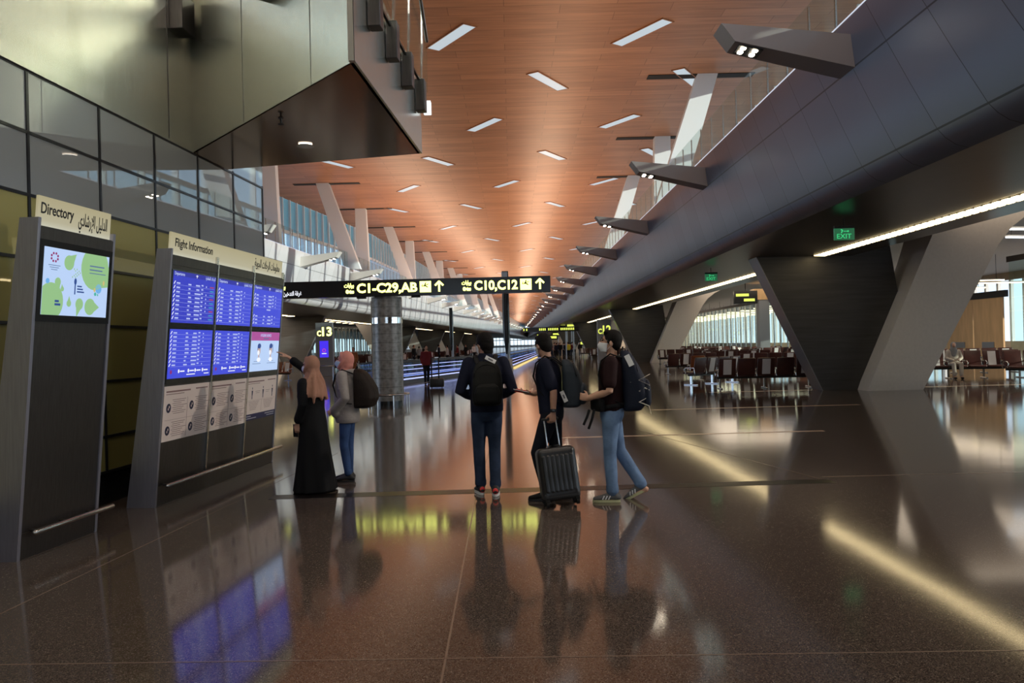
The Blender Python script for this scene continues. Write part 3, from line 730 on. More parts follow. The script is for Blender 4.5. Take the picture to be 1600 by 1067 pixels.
strip(fr_, 96.5, 130, 'warm light strip in the right-hand soffit, far stretch', 2)
for i, (a, c) in enumerate(((30, 57.5), (60, 93.5), (95.5, 117), (119, 140), (142, 166), (168, 195))):
    strip(fl_, a, c, 'warm light strip in the left-hand soffit, %s stretch from the front' % ['first', 'second', 'third', 'fourth', 'fifth', 'sixth'][i], 1.5)

# exit signs hanging from the right soffit
def exit_sign(x, y, z, label):
    t = thing('exit_sign', label, 'exit sign', (x, y, z), 0, 'exit signs')
    MB().box((0, 0, 0), (.42, .04, .24)).build('panel', M['green_bg'], t)
    MB().box((0, 0, .145), (.42, .07, .05)).build('housing', M['black_matt'], t)
    MB().cyl((0, 0, .17), (0, 0, .33), .008).build('hanger', M['black_matt'], t)
    Mx = Matrix.Translation((-.155, -.022, -.09)) @ Euler((R(90), 0, 0)).to_matrix().to_4x4()
    text('lettering', 'EXIT', M['green'], t, Mx, .14, .30)
    b = MB(); b.box((.03, -.022, .06), (.10, .006, .012)); b.box((.075, -.022, .06), (.03, .006, .03), (0, R(45), 0)); b.box((-.05, -.022, .055), (.02, .006, .07), (0, R(25), 0)); b.box((-.06, -.022, .09), (.03, .006, .02)); b.build('pictogram', M['green'], t)
exit_sign(6.96, 16.3, 3.74, 'green EXIT sign hanging near the right-hand light strip, nearer one')
exit_sign(6.86, 26.8, 3.74, 'smaller green EXIT sign farther along the right-hand soffit')
#MARK_FITTINGS

# ================================================================ INFORMATION KIOSKS
LEAN = .092
SH = Matrix(((1, 0, 0, 0), (0, 1, -LEAN, 0), (0, 0, 1, 0), (0, 0, 0, 1)))
RX = Euler((R(90), 0, 0)).to_matrix().to_4x4()
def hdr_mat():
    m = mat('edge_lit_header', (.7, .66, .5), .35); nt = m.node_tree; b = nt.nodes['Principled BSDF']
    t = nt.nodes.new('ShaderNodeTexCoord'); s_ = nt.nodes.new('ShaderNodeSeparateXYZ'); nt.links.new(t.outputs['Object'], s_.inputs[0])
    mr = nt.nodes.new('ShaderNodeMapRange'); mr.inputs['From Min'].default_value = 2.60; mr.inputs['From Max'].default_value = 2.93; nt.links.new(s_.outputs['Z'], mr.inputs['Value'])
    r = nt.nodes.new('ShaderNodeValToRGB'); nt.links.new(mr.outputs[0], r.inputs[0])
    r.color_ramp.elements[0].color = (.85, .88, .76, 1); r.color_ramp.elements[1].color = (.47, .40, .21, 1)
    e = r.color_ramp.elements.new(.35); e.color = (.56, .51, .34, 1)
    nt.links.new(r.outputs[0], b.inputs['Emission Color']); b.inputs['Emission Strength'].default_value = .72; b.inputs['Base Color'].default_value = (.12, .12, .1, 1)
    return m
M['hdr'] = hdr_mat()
def shear(o): o.data.transform(SH); return o
def flat(t, name, mt, shapes, n=.0, th=.002, parent=None, **kw):
    """shapes: list of polygons [(x,z),...] lying on the leaning front, n metres in front of it"""
    b = MB()
    for pl in shapes: b.prism([(x, -n, z) for x, z in pl], (0, -th, 0))
    o = b.build(name, mt, parent or t, **kw); return shear(o)
def rect(x, z, w_, h_): return [(x, z), (x + w_, z), (x + w_, z + h_), (x, z + h_)]
def oval(cx, cz, rx, rz_, n=20): return [(cx + rx * math.cos(2 * math.pi * i / n), cz + rz_ * math.sin(2 * math.pi * i / n)) for i in range(n)]
def drop(cx, cz, r, ang, k=1.75, n=22):
    pts = []
    for i in range(n):
        a = R(35) + (2 * math.pi - R(70)) * i / (n - 1); pts.append((r * math.cos(a), r * math.sin(a)))
    pts.append((r * k, 0)); c, s_ = math.cos(R(ang)), math.sin(R(ang))
    return [(cx + x * c - z * s_, cz + x * s_ + z * c) for x, z in pts]
def clip(poly, x0, z0, x1, z1):
    def cut(P, f, g):
        out = []
        for i in range(len(P)):
            a, b_ = P[i - 1], P[i]; fa, fb = f(a), f(b_)
            if (fa >= 0) != (fb >= 0): t_ = fa / (fa - fb); out.append((a[0] + (b_[0] - a[0]) * t_, a[1] + (b_[1] - a[1]) * t_))
            if fb >= 0: out.append(b_)
        return out
    for f in (lambda p: p[0] - x0, lambda p: x1 - p[0], lambda p: p[1] - z0, lambda p: z1 - p[1]):
        poly = cut(poly, f, None)
        if len(poly) < 3: return []
    return poly
def ktext(t, name, txt, mt, x, z, size, width=None, n=.0, parent=None, align='l', ar=False, bold=0.0):
    return text(name, txt, mt, parent or t, SH @ Matrix.Translation((x, -n, z)) @ RX, size, width, align, .001, bold, ar)

def kiosk_body(t, L, cols):
    ztop = 2.72
    for x0 in (-.035, L):
        b = MB(); b.prism([(x0, .0, 0), (x0, .31, 0), (x0, -LEAN * ztop + .16, ztop), (x0, -LEAN * ztop, ztop)], (.035, 0, 0)); b.build('side_panel', M['steel_side'], t)
    b = MB(); b.prism([(0, .012, 0), (0, .30, 0), (0, -LEAN * 2.66 + .15, 2.66), (0, -LEAN * 2.66 + .012, 2.66)], (L, 0, 0)); b.build('body', M['steel_dark'], t)
    flat(t, 'top_band', M['steel_dark'], [rect(0, 2.555, L, .095)], -.012, .014)
    flat(t, 'kick_plate', M['steel_dark'], [rect(0, .012, L, .20)], -.012, .010)
    for i in range(1, cols):
        flat(t, 'divider', M['steel_bright'], [rect(L * i / cols - .012, .22, .024, 2.43)], -.012, .026)
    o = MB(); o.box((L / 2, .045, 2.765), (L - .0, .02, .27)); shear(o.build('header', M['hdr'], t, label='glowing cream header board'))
    r = MB(); r.tube([(.05, -.10, .215), (L * .5, -.10, .215), (L + .12, -.10, .215)], .022, ref=(0, 0, 1)); r.build('bumper_rail', M['steel_bright'], t, smooth=True)
    br = MB()
    for i in range(int(L / .8) + 2): x = .12 + (L - .24) * i / (int(L / .8) + 1); br.box((x, -.05, .215), (.03, .10, .02))
    br.build('rail_bracket', M['steel_dark'], t)

# --- directory kiosk
t = thing('directory_kiosk', 'tall steel kiosk with a glowing Directory header and one picture screen', 'kiosk', (-3.95, 6.23, 0), math.atan2(1, .095))
kiosk_body(t, .95, 1)
flat(t, 'bezel', M['black'], [rect(.0, 1.90, .95, .655)], -.012, .016)
sx0, sz0, sw, sh_ = .05, 1.955, .85, .545
scr = flat(t, 'screen', M['scr_white'], [rect(sx0, sz0, sw, sh_)], .004, .003)
U = lambda u, v: (sx0 + sw * u, sz0 + sh_ * v)
def D(u, v, r, ang, k=1.7): return clip(drop(*U(u, v), r, ang, k), sx0, sz0, sx0 + sw, sz0 + sh_)
flat(t, 'picture', M['scr_green'], [p for p in (D(.77, .78, .19, -25, 1.75), D(.36, .81, .062, 42, 1.9), D(.12, .20, .155, 180, 1.0), D(.21, .50, .036, -70, 1.9), D(.28, .40, .02, 100, 2.0), D(.39, .19, .028, 90, 2.2), D(.55, .19, .05, -105, 2.3), D(.72, .16, .072, 0, 1.8)) if p], .0072, .0012, parent=scr)
flat(t, 'emblem', M['scr_mag'], [oval(*U(.145 + .048 * math.cos(R(22.5 + 45 * i)), .86 + .062 * math.sin(R(22.5 + 45 * i))), .011, .011, 6) for i in range(8)], .0072, .0012, parent=scr)
ls = []
for i in range(3): ls.append(rect(*U(.06 + .02 * i, .735 - .032 * i), sw * (.17 - .04 * i), .005))
flat(t, 'caption', M['scr_ink'], ls + [rect(*U(.68, .80 - .06 * i), sw * (.24 - .03 * i), .011) for i in range(2)] + [rect(*U(.68, .69), sw * .27, .007)], .0088, .0008, parent=scr)
flat(t, 'spoon_motif', M['scr_dark'], [oval(*U(.468, .535), .016, .028), rect(*U(.459, .335), .014, .10)] + [rect(*U(.50, .455 - .043 * i), sw * (.07 + .02 * i), .012) for i in range(3)] + [rect(*U(.18, .195 - .05 * i), .05 + .02 * i, .018) for i in range(2)], .0088, .0008, parent=scr)
flat(t, 'splash', M['scr_sky'], [oval(*U(.065, .50), .022, .022), oval(*U(.845, .46), .042, .042)], .0072, .0012, parent=scr)
flat(t, 'splash', M['scr_yel'], [oval(*U(.78, .435), .014, .018), oval(*U(.925, .56), .013, .022)], .0074, .0012, parent=scr)
flat(t, 'splash', M['scr_teal'], [oval(*U(.795, .37), .016, .016), oval(*U(.835, .36), .008, .010)], .0078, .0012, parent=scr)
flat(t, 'splash', M['scr_green'], [oval(*U(.42 + .02 * (i % 5) + .004 * i, .60 + .025 * (i * 7 % 6)), .005, .008, 8) for i in range(12)], .0076, .001, parent=scr)
ktext(t, 'lettering', 'Directory', M['ink'], .035, 2.765, .125, .40, -.034, bold=.002)
ktext(t, 'lettering', 'الدليل الإرشادي', M['ink'], .90, 2.735, .15, .40, -.034, align='r', ar=True, bold=.002)

# --- flight information kiosk
LF = 3.13
t = thing('flight_information_kiosk', 'wide steel kiosk with Flight Information header, six screens and posters', 'kiosk', (-3.79, 8.27, 0), math.atan2(1, .083))
kiosk_body(t, LF, 3)
cw = LF / 3
rnd = random.Random(3)
for c in range(3):
    for r_ in range(2):
        x0 = c * cw + .035; z0 = (1.945, 1.345)[r_]; wv_, hv = cw - .075, .55 if r_ == 0 else .53
        flat(t, 'bezel', M['black'], [rect(c * cw + .012, z0 - .06, cw - .024, hv + .075)], -.012, .015)
        if c == 2 and r_ == 1:
            scr = flat(t, 'screen', M['scr_white'], [rect(x0, z0, wv_, hv)], .003, .003, label='screen with a pink heading and two masked face drawings')
            flat(t, 'heading_band', M['scr_pink'], [rect(x0, z0 + hv * .78, wv_, hv * .22)], .0062, .001, parent=scr)
            ktext(t, 'lettering', 'HYGIENE ADVICE', M['scr_line'], x0 + wv_ * .5, z0 + hv * .88, .055, wv_ * .38, .0078, parent=scr, align='c')
            flat(t, 'caption', M['scr_ink'], [rect(x0 + wv_ * .42, z0 + hv * .82, wv_ * .18, .014), rect(x0 + wv_ * .08, z0 + .10, wv_ * .28, .006), rect(x0 + wv_ * .58, z0 + .10, wv_ * .32, .006), rect(x0 + wv_ * .12, z0 + .13, wv_ * .2, .006), rect(x0 + wv_ * .62, z0 + .13, wv_ * .2, .006)], .0072, .001, parent=scr)
            for k, fx_ in enumerate((.28, .70)):
                cx, cz = x0 + wv_ * fx_, z0 + hv * .50
                flat(t, 'face_drawing', M['skin_print'], [oval(cx, cz + .02, .05, .072), rect(cx - .018, cz - .09, .036, .06)], .0068, .001, parent=scr)
                flat(t, 'face_drawing', M['scr_dark'], [p for p in [oval(cx, cz + .075, .055, .035), rect(cx - .055, cz + .02, .012, .055)] + ([rect(cx + .07, cz - .02, .01, .12)] if k else [])], .0082, .001, parent=scr)
                flat(t, 'face_drawing', M['wht'], [oval(cx - .02, cz - .015, .034, .032), oval(cx, cz - .11, .06, .03)], .0094, .001, parent=scr)
            continue
        scr = flat(t, 'screen', M['scr_blue'] if (c == 0 and r_ == 0) else M['scr_blue2'], [rect(x0, z0, wv_, hv)], .003, .003)
        marks, cy, rd, wm, hair = [], [], [], [], []
        top = hv - .10 if r_ == 0 else hv - .015
        nrow = 9; pitch = (top - (.03 if r_ == 0 else .125)) / nrow
        for i in range(nrow):
            z = z0 + top - pitch * (i + 1) + pitch * .25; h_ = pitch * .34
            if c == 2 and r_ == 0 and 4 <= i <= 5:
                if i == 4: marks.append(rect(x0 + wv_ * .46, z, wv_ * .13, h_))
                continue
            wm.append([(x0 + .008, z - pitch * .15), (x0 + .022, z - pitch * .15), (x0 + .05, z + pitch * .6), (x0 + .036, z + pitch * .6)])
            marks.append(rect(x0 + wv_ * .075, z, wv_ * .075, h_)); marks.append(rect(x0 + wv_ * (.33 + .02 * rnd.random()), z, wv_ * (.04 + .05 * rnd.random()), h_))
            a_ = wv_ * (.07 + .07 * rnd.random()); marks.append(rect(x0 + wv_ * .56 - a_ / 2, z, a_, h_)); marks.append(rect(x0 + wv_ * .645, z + pitch * .2, wv_ * .045, h_)); 
            if rnd.random() < .75: marks.append(rect(x0 + wv_ * .755, z, wv_ * .022, h_))
            (cy if (i * 5 + c) % 3 else rd).append(rect(x0 + wv_ * .86, z + h_ * .2, wv_ * .10, h_ * .7))
            hair.append(rect(x0 + wv_ * .06, z - pitch * .24, wv_ * .92, .0016))
        flat(t, 'flight_rows', M['scr_line'], marks + hair, .0062, .001, parent=scr)
        flat(t, 'airline_marks', M['wht'], wm, .0062, .001, parent=scr)
        if r_ == 0 and c == 0:
            flat(t, 'status_marks', M['scr_cyan'], cy, .0062, .001, parent=scr); flat(t, 'status_marks', M['scr_red'], rd, .0062, .001, parent=scr)
        if r_ == 0:
            flat(t, 'title_band', M['scr_head'], [rect(x0, z0 + hv - .05, wv_, .05)], .0062, .0006, parent=scr)
            ktext(t, 'lettering', 'Departures', M['scr_line'], x0 + .02, z0 + hv - .043, .05, wv_ * .22, .0074, parent=scr)
            ktext(t, 'lettering', 'الرحلات المغادرة', M['scr_line'], x0 + wv_ - .02, z0 + hv - .043, .055, wv_ * .24, .0074, parent=scr, align='r', ar=True)
            flat(t, 'plane_mark', M['wht'], [[(x0 + wv_ * .52, z0 + hv - .045), (x0 + wv_ * .53, z0 + hv - .045), (x0 + wv_ * .53, z0 + hv - .01), (x0 + wv_ * .52, z0 + hv - .01)], rect(x0 + wv_ * .50, z0 + hv - .026, wv_ * .05, .008)], .0074, .0006, parent=scr)
        else:
            flat(t, 'sponsor_marks', M['wht'], [oval(x0 + wv_ * f, z0 + .075, .016, .022, 10) for f in (.24, .46, .62, .80)] + [rect(x0 + wv_ * (f + .03), z0 + .066, wv_ * .10, .014) for f in (.24, .46, .62, .80)] + [rect(x0 + wv_ * .42, z0 + .028, wv_ * .2, .010), rect(x0 + wv_ * .84, z0 + .028, wv_ * .12, .010)], .0062, .001, parent=scr)
            flat(t, 'sponsor_marks', M['scr_mag'], [oval(x0 + wv_ * .07, z0 + .07, .02, .022, 10)], .0064, .001, parent=scr)
    # poster under each column
    zb = .675 if c < 2 else .69
    po = flat(t, 'poster', M['paper'], [rect(c * cw + .016, zb, cw - .032, 1.265 - zb)], -.012, .008, label=['pinkish notice poster with four round icons, near column', 'pinkish notice poster with four round icons, middle column', 'distancing poster with three standing figures and a navy foot'][c])
    X0 = c * cw + .016; W = cw - .032; H_ = 1.265 - zb
    P = lambda u, v, a_, b_: rect(X0 + W * u, zb + H_ * v, W * a_, H_ * b_)
    n0 = -.003
    flat(t, 'heading_lines', M['poster_ink'], [P(.04, .885, .52, .028), P(.04, .845, .38, .012), P(.68, .90, .28, .022)], n0, .001, parent=po)
    if c < 2:
        flat(t, 'rules', M['poster_ink'], [P(.50, .03, .004, .74), P(.04, .38, .90, .004)], n0, .001, parent=po)
        for u, v in ((.105, .60), (.60, .60), (.105, .19), (.60, .19)): flat(t, 'icon', M['poster_dot'], [oval(X0 + W * u, zb + H_ * v, .048, .05)], n0, .001, parent=po)
        flat(t, 'icon_drawing', M['paper'], [oval(X0 + W * u + q, zb + H_ * v + q * 1.3, .010, .014, 8) for u, v in ((.105, .60), (.60, .60), (.105, .19), (.60, .19)) for q in (-.008, .010)], n0 + .0013, .0008, parent=po)
        for u in (.18, .68):
            for v in (.74, .33): flat(t, 'text_block', M['poster_ink'], [P(u + .02 * ((i + c) % 2), v - .036 * i, .29 - .05 * (i % 3), .009) for i in range(8)], n0, .0008, parent=po)
    else:
        flat(t, 'foot_band', M['poster_band'], [P(0, 0, 1, .145)], n0, .001, parent=po)
        fg = []
        for u in (.18, .54, .86):
            cx = X0 + W * u; fg += [oval(cx, zb + H_ * .74, .010, .016, 10), [(cx - .022, zb + H_ * .69), (cx + .022, zb + H_ * .69), (cx + .014, zb + H_ * .58), (cx - .014, zb + H_ * .58)], rect(cx - .012, zb + H_ * .49, .009, H_ * .10), rect(cx + .003, zb + H_ * .49, .009, H_ * .10)]
        flat(t, 'standing_figures', M['poster_dot'], fg, n0, .001, parent=po)
        flat(t, 'small_print', M['poster_ink'], [P(u, v, w_, .008) for u, v, w_ in ((.28, .66, .16), (.30, .62, .12), (.63, .66, .14), (.64, .62, .10))] + [P(u + .01 * i, .42 - .036 * i, .34 - .03 * i, .008) for u in (.08, .56) for i in range(6)] + [P(.04, .455, .92, .004), P(.5, .17, .003, .27)], n0, .0008, parent=po)
        flat(t, 'band_lines', M['notice'], [P(.03, .09, .14, .014), P(.03, .04, .32, .012), P(.64, .09, .32, .014), P(.70, .04, .26, .012)], n0 + .0014, .0008, parent=po)
ktext(t, 'lettering', 'Flight Information', M['ink'], .10, 2.76, .125, .86, -.034, bold=.002)
ktext(t, 'lettering', 'معلومات الرحلات الجوية', M['ink'], LF - .10, 2.745, .15, .86, -.034, align='r', ar=True, bold=.002)
for i in (1, 2, 3): flat(t, 'header_clip', M['steel_bright'], [rect(LF * i / 3 - .03 - (.02 if i == 3 else 0), 2.62, .05, .12)], -.02, .02)

# ================================================================ OVERHEAD GATE SIGN, ROUND COLUMN
YS = 21.75
zl, zr_ = at(640, 436, YS).z, at(640, 461.5, YS).z
zt_, zb_ = max(zl, zr_), min(zl, zr_)
xl_, xr_ = at(398, 455, YS).x, at(860, 440, YS).x
t = thing('gate_sign', 'long black overhead gate sign with yellow gate numbers and arrows', 'sign', ((xl_ + xr_) / 2, YS + .14, zb_))
L = lambda x, y, z: V((x, y, z)) - t.location
MB().box(L((xl_ + xr_) / 2, YS + .14, (zt_ + zb_) / 2), (xr_ - xl_, .28, zt_ - zb_), bev=.006).build('panel', M['black'], t)
sc_ = F / YS; hs = zt_ - zb_
def spx(px): return at(px, 449, YS).x
def stext(txt, px0, px1, zf, hf, mt, ar=False, bold=.012, name='lettering'):
    sz = hs * hf / (.72 if not ar else .9)
    return text(name, txt, mt, t, Matrix.Translation(L(spx(px0), YS - .003, zb_ + hs * zf)) @ RX, sz, spx(px1) - spx(px0), 'l', .002, bold if not ar else .006, ar)
stext('بوابات', 537.5, 553, .58, .30, M['yel'], True); stext('Gates', 540, 553, .22, .20, M['yel'])
stext('C1-C29,AB', 557.5, 652, .24, .56, M['yel'])
stext('بوابات', 721.5, 736.5, .58, .30, M['yel'], True); stext('Gates', 723, 736, .22, .20, M['yel'])
stext('C10,C12', 741, 809, .24, .56, M['yel'])
stext('بوابات', 436, 446, .58, .30, M['yel'], True); stext('غرفة التدخين -', 439, 471, .17, .32, M['wht'], True)
for px in (656, 813):
    x0, x1 = spx(px), spx(px + 17.5); w_ = x1 - x0
    bx = MB().box(L((x0 + x1) / 2, YS - .004, zb_ + hs * .51), (w_, .006, hs * .68)).build('icon_box', M['yelbox'], t)
    b = MB(); c0 = L((x0 + x1) / 2, YS - .0085, zb_ + hs * .60)
    def ib(cx, cz, w2, h2, a): b.box(c0 + V((cx, 0, cz)), (w2, .002, h2), (0, R(a), 0))
    ib(0, 0, w_ * .62, .022, -20); ib(-.01, .02, .03, w_ * .40, 25); ib(.02, -.03, .03, w_ * .36, -62); ib(-.085, .0, .02, .07, 20)
    b.build('aeroplane_pictogram', M['ink'], t)
for px in (679, 836.5):
    x0, x1 = spx(px), spx(px + 14.5); cx = (x0 + x1) / 2; w_ = x1 - x0; zc = zb_ + hs * .52; h_ = hs * .66
    b = MB(); b.box(L(cx, YS - .004, zc - .01), (w_ * .2, .006, h_ * .94))
    for s_ in (-1, 1): b.box(L(cx + s_ * w_ * .21, YS - .0045, zc + h_ * .27), (w_ * .2, .006, w_ * .66), (0, R(-s_ * 45), 0))
    b.build('arrow', M['yel'], t)
for px in (563, 648.5): MB().box(L(spx(px), YS + .14, zb_ - .025), (.24, .2, .05)).build('mounting_foot', M['black_matt'], t)
t2 = thing('sign_post', 'slim dark stub on top of the black gate sign', 'post', (at(788, 430, YS + .14).x, YS + .14, zt_)); MB().box((0, 0, .07), (.16, .14, .14)).build('stub', M['leg_edge'], t2)

colY = 22.3; colX = -3.54
t = thing('round_column', 'short round stone-clad column with a mirrored band under the gate sign', 'column', (colX, colY, 0))
MB().cyl((0, 0, .12), (0, 0, 2.30), .43, seg=48).build('lower_shaft', M['mosaic'], t, smooth=True, angle=40)
MB().cyl((0, 0, 2.30), (0, 0, 2.47), .437, seg=48).build('mirror_band', M['mirror_band'], t, smooth=True, angle=40)
MB().cyl((0, 0, 2.47), (0, 0, zb_ - .003), .43, seg=48).build('upper_shaft', M['mosaic'], t, smooth=True, angle=40)
MB().cyl((0, 0, 0), (0, 0, .12), .40, seg=48).build('plinth', M['black'], t, smooth=True, angle=40)
for s_ in (-1, 1): MB().box((s_ * .415, -.12, 1.5), (.03, .04, 2.9)).build('edge_strip', M['steel_bright'], t)
def bumper(name, label, c, r, n, h=.24, a0=0):
    t = thing(name, label, 'rail', (c[0], c[1], 0))
    MB().tube([(r * math.cos(2 * math.pi * i / 40), r * math.sin(2 * math.pi * i / 40), h) for i in range(41)], .022, ref=(0, 0, 1), round_=False).build('rail', M['steel_bright'], t, smooth=True)
    for i in range(n):
        a = a0 + 2 * math.pi * i / n; MB().cyl((r * math.cos(a), r * math.sin(a), 0), (r * math.cos(a), r * math.sin(a), h), .016).build('post', M['steel_bright'], t)
bumper('guard_rail', 'low round steel guard rail around the foot of the round column', (colX, colY), .58, 8, .30, R(22))

# ================================================================ MOVING WALKWAY, BLADES, TOTEM
def walkway(name, pts, label, nled, h=.92):
    t = thing(name, label, 'moving walkway', (*pts[0], 0))
    L = lambda x, y, z: V((x - pts[0][0], y - pts[0][1], z))
    a, b_ = V((*pts[0], 0)), V((*pts[-1], 0)); d = (b_ - a).normalized(); n = V((-d.y, d.x, 0))
    def wall(n0, n1, z0, z1): 
        b = MB(); q = [a + n * n0, b_ + n * n0, b_ + n * n1, a + n * n1]; b.prism([L(p.x, p.y, z0) for p in q], (0, 0, z1 - z0)); return b
    wall(-.10, 1.6, .0, .16).build('plinth', M['belt'], t)
    for n0 in (0.0, 1.5):
        wall(n0, n0 + .012, .16, h).build('glass_balustrade', M['walk_glass'], t)
        wall(n0 - .03, n0 + .045, h, h + .06).build('handrail', M['handrail'], t)
        for k, z in enumerate((.17, .40, .60, .78)[:nled] if n0 == 0 else (.17,)):
            wall(n0 - .025, n0 - .012, z, z + (.045 if k == 0 else .022)).build('light_line', M['led'], t)
    wall(.10, 1.4, .16, .18).build('belt', M['black_matt'], t)
    return t
walkway('moving_walkway', [(-5.15, 33.6), (-.75, 50.5)], 'nearer moving walkway with glass sides and blue-white light lines', 4)
walkway('moving_walkway', [(-.1, 53.5), (5.6, 136)], 'farther moving walkway running away down the hall behind the black blade', 3)
t = thing('kerb_light', 'thin yellow kerb light along the right foot of the farther moving walkway', 'light', (.05, 53, 0))
b = MB(); b.prism([(0, 0, .0), (.12, 0, 0), (2.9 + .12, 42, 0), (2.9, 42, 0)], (0, 0, .07)); b.build('diffuser', M['led_y'], t)

def blade(px, ytop, ybot, Y, wpx, label, ybase):
    p0, p1 = at(px, ytop, Y), at(px, ybot, Y); w_ = wpx * Y / F
    t = thing('wayfinding_totem', label, 'sign post', (p1.x, Y, 0), 0)
    rings = []
    for f in [i / 14 for i in range(15)]:
        z = p1.z + (p0.z - p1.z) * f; k = math.sin(min(1, .12 + f * 2.4) * math.pi / 2) if f < .4 else 1.0 - .12 * (f - .4)
        rings.append([(math.cos(2 * math.pi * i / 16) * w_ / 2 * k, -.12 + math.sin(2 * math.pi * i / 16) * .10 * k, z) for i in range(16)])
    MB().loft(rings).build('blade', M['black'], t, smooth=True, angle=50)
    MB().cyl((.05, .1, 0), (.05, .1, p0.z - .2), w_ * .34, seg=20).build('mast', M['leg_edge'], t, smooth=True, angle=40)
    MB().cyl((.05, .1, 0), (.05, .1, .9), w_ * .72, w_ * .62, seg=24).build('base', M['leg_white'], t, smooth=True, angle=40)
blade(792, 424, 553, 40, 11, 'tall black blade on a pale base, behind the man with the small black backpack', 585)
blade(706, 481, 548, 52, 5.5, 'smaller black blade left of the standing man, above the moving walkway', 560)

Yt = 46.8; pt_ = at(509, 588, Yt)
t = thing('gate_totem', 'grey totem with glowing number 13 and a blue screen behind the women', 'sign', (pt_.x, Yt, 0))
MB().box((0, 0, 1.6), (1.02, .3, 3.2), bev=.02).build('body', M['leg_edge'], t)
text('lettering', '13', M['yel'], t, Matrix.Translation((-.12, -.153, 2.42)) @ RX, .72, .58, 'l', .003, .02)
text('lettering', 'C', M['yel'], t, Matrix.Translation((-.42, -.153, 2.42)) @ RX, .42, .24, 'l', .003, .015)
MB().box((-.02, -.153, 1.62), (.52, .01, .98)).build('screen', emi('totem_blue', (.06, .03, .80), 1.1), t)
b = MB()
for i in range(10): b.box((-.02 + .09 * math.cos(R(36 * i)), -.160, 1.55 + .09 * math.sin(R(36 * i))), (.04, .004, .04))
b.build('emblem', emi('totem_pink', (.8, .06, .35), 1.0), t)
MB().box((-.02, -.160, 1.36), (.28, .004, .05)).build('caption', M['wht'], t)
tg = thing('guard_rail', 'low straight steel guard rail in front of the number 13 totem', 'rail', (pt_.x - .2, Yt - .9, 0))
MB().tube([(-.9, 0, .62), (.9, 0, .62)], .03, ref=(0, 0, 1)).build('rail', M['steel_bright'], tg, smooth=True)
for x in (-.85, 0, .85): MB().cyl((x, 0, 0), (x, 0, .62), .025).build('post', M['steel_bright'], tg)
t = thing('gate_totem', 'far grey totem with yellow lit gate number under the right-hand gallery', 'sign', (7.3, 62, 0))
MB().box((0, 0, 1.7), (1.1, .3, 3.4), bev=.02).build('body', M['leg_edge'], t)
text('lettering', 'C', M['yel_far'], t, Matrix.Translation((-.5, -.153, 2.3)) @ RX, .55, .32, 'l', .003, .02)
text('lettering', '12', M['yel_far'], t, Matrix.Translation((-.12, -.153, 2.3)) @ RX, .9, .66, 'l', .003, .03)
t = thing('gate_sign', 'distant black overhead sign with a row of tiny yellow letters, above the heads', 'sign', (4.2, 84, 2.9))
MB().box((0, 0, .24), (6.0, .3, .50)).build('panel', M['black'], t)
b = MB()
for x in [-2.9, -2.6] + [-1.2 + .19 * i for i in range(20) if i not in (4, 11)]: b.box((x, -.155, .25), (.13, .02, .24))
b.build('lettering', M['yel_far'], t)
for s_ in (-1, 1): MB().cyl((s_ * .4 + 2.0, 0, -2.9), (s_ * .4 + 2.0, 0, 0), .07).build('post', M['leg_edge'], t)

# ================================================================ PEOPLE
def lerp(a, b, t): return V(a) * (1 - t) + V(b) * t
def hand(b, wrist, d, palm, thumb, curl=.5, s=1.0, spread=.10):
    """five-fingered hand: d = direction of the hand, palm = palm normal, thumb = direction of the thumb side"""
    d = V(d).normalized(); palm = V(palm); palm = (palm - d * palm.dot(d)).normalized()
    th = V(thumb); th = (th - d * th.dot(d) - palm * th.dot(palm)).normalized()
    w_ = V(wrist)
    b.tube([w_ - d * .02 * s, w_ + d * .025 * s, w_ + d * .06 * s, w_ + d * .088 * s], [(.026 * s, .019 * s), (.035 * s, .017 * s), (.041 * s, .0155 * s), (.039 * s, .012 * s)], ref=th, seg=14)
    for k, (off, ln) in enumerate(((.031, .075), (.0105, .084), (-.010, .078), (-.030, .060))):
        p = w_ + d * .085 * s + th * off * s; dd = (d + th * off * spread * 30 * .1).normalized()
        c = curl * (1 + .10 * k); pts = [p]
        for j, f in enumerate((.45, .32, .23)):
            a = c * (j + 1) * .62 + .08 * j
            pts.append(pts[-1] + (dd * math.cos(a) + palm * math.sin(a)) * ln * f * s)
        b.tube(pts, [.0092 * s, .0088 * s, .0080 * s, .0068 * s], ref=th, seg=10)
    p = w_ + d * .022 * s + th * .026 * s
    t1 = (d * .62 + th * .70 + palm * .30).normalized(); t2 = (d * .88 + th * .25 + palm * (.25 + .45 * curl)).normalized()
    b.tube([p, p + t1 * .036 * s, p + t1 * .036 * s + t2 * .030 * s, p + t1 * .036 * s + t2 * .054 * s], [.0135 * s, .0115 * s, .0098 * s, .0078 * s], ref=palm, seg=10)

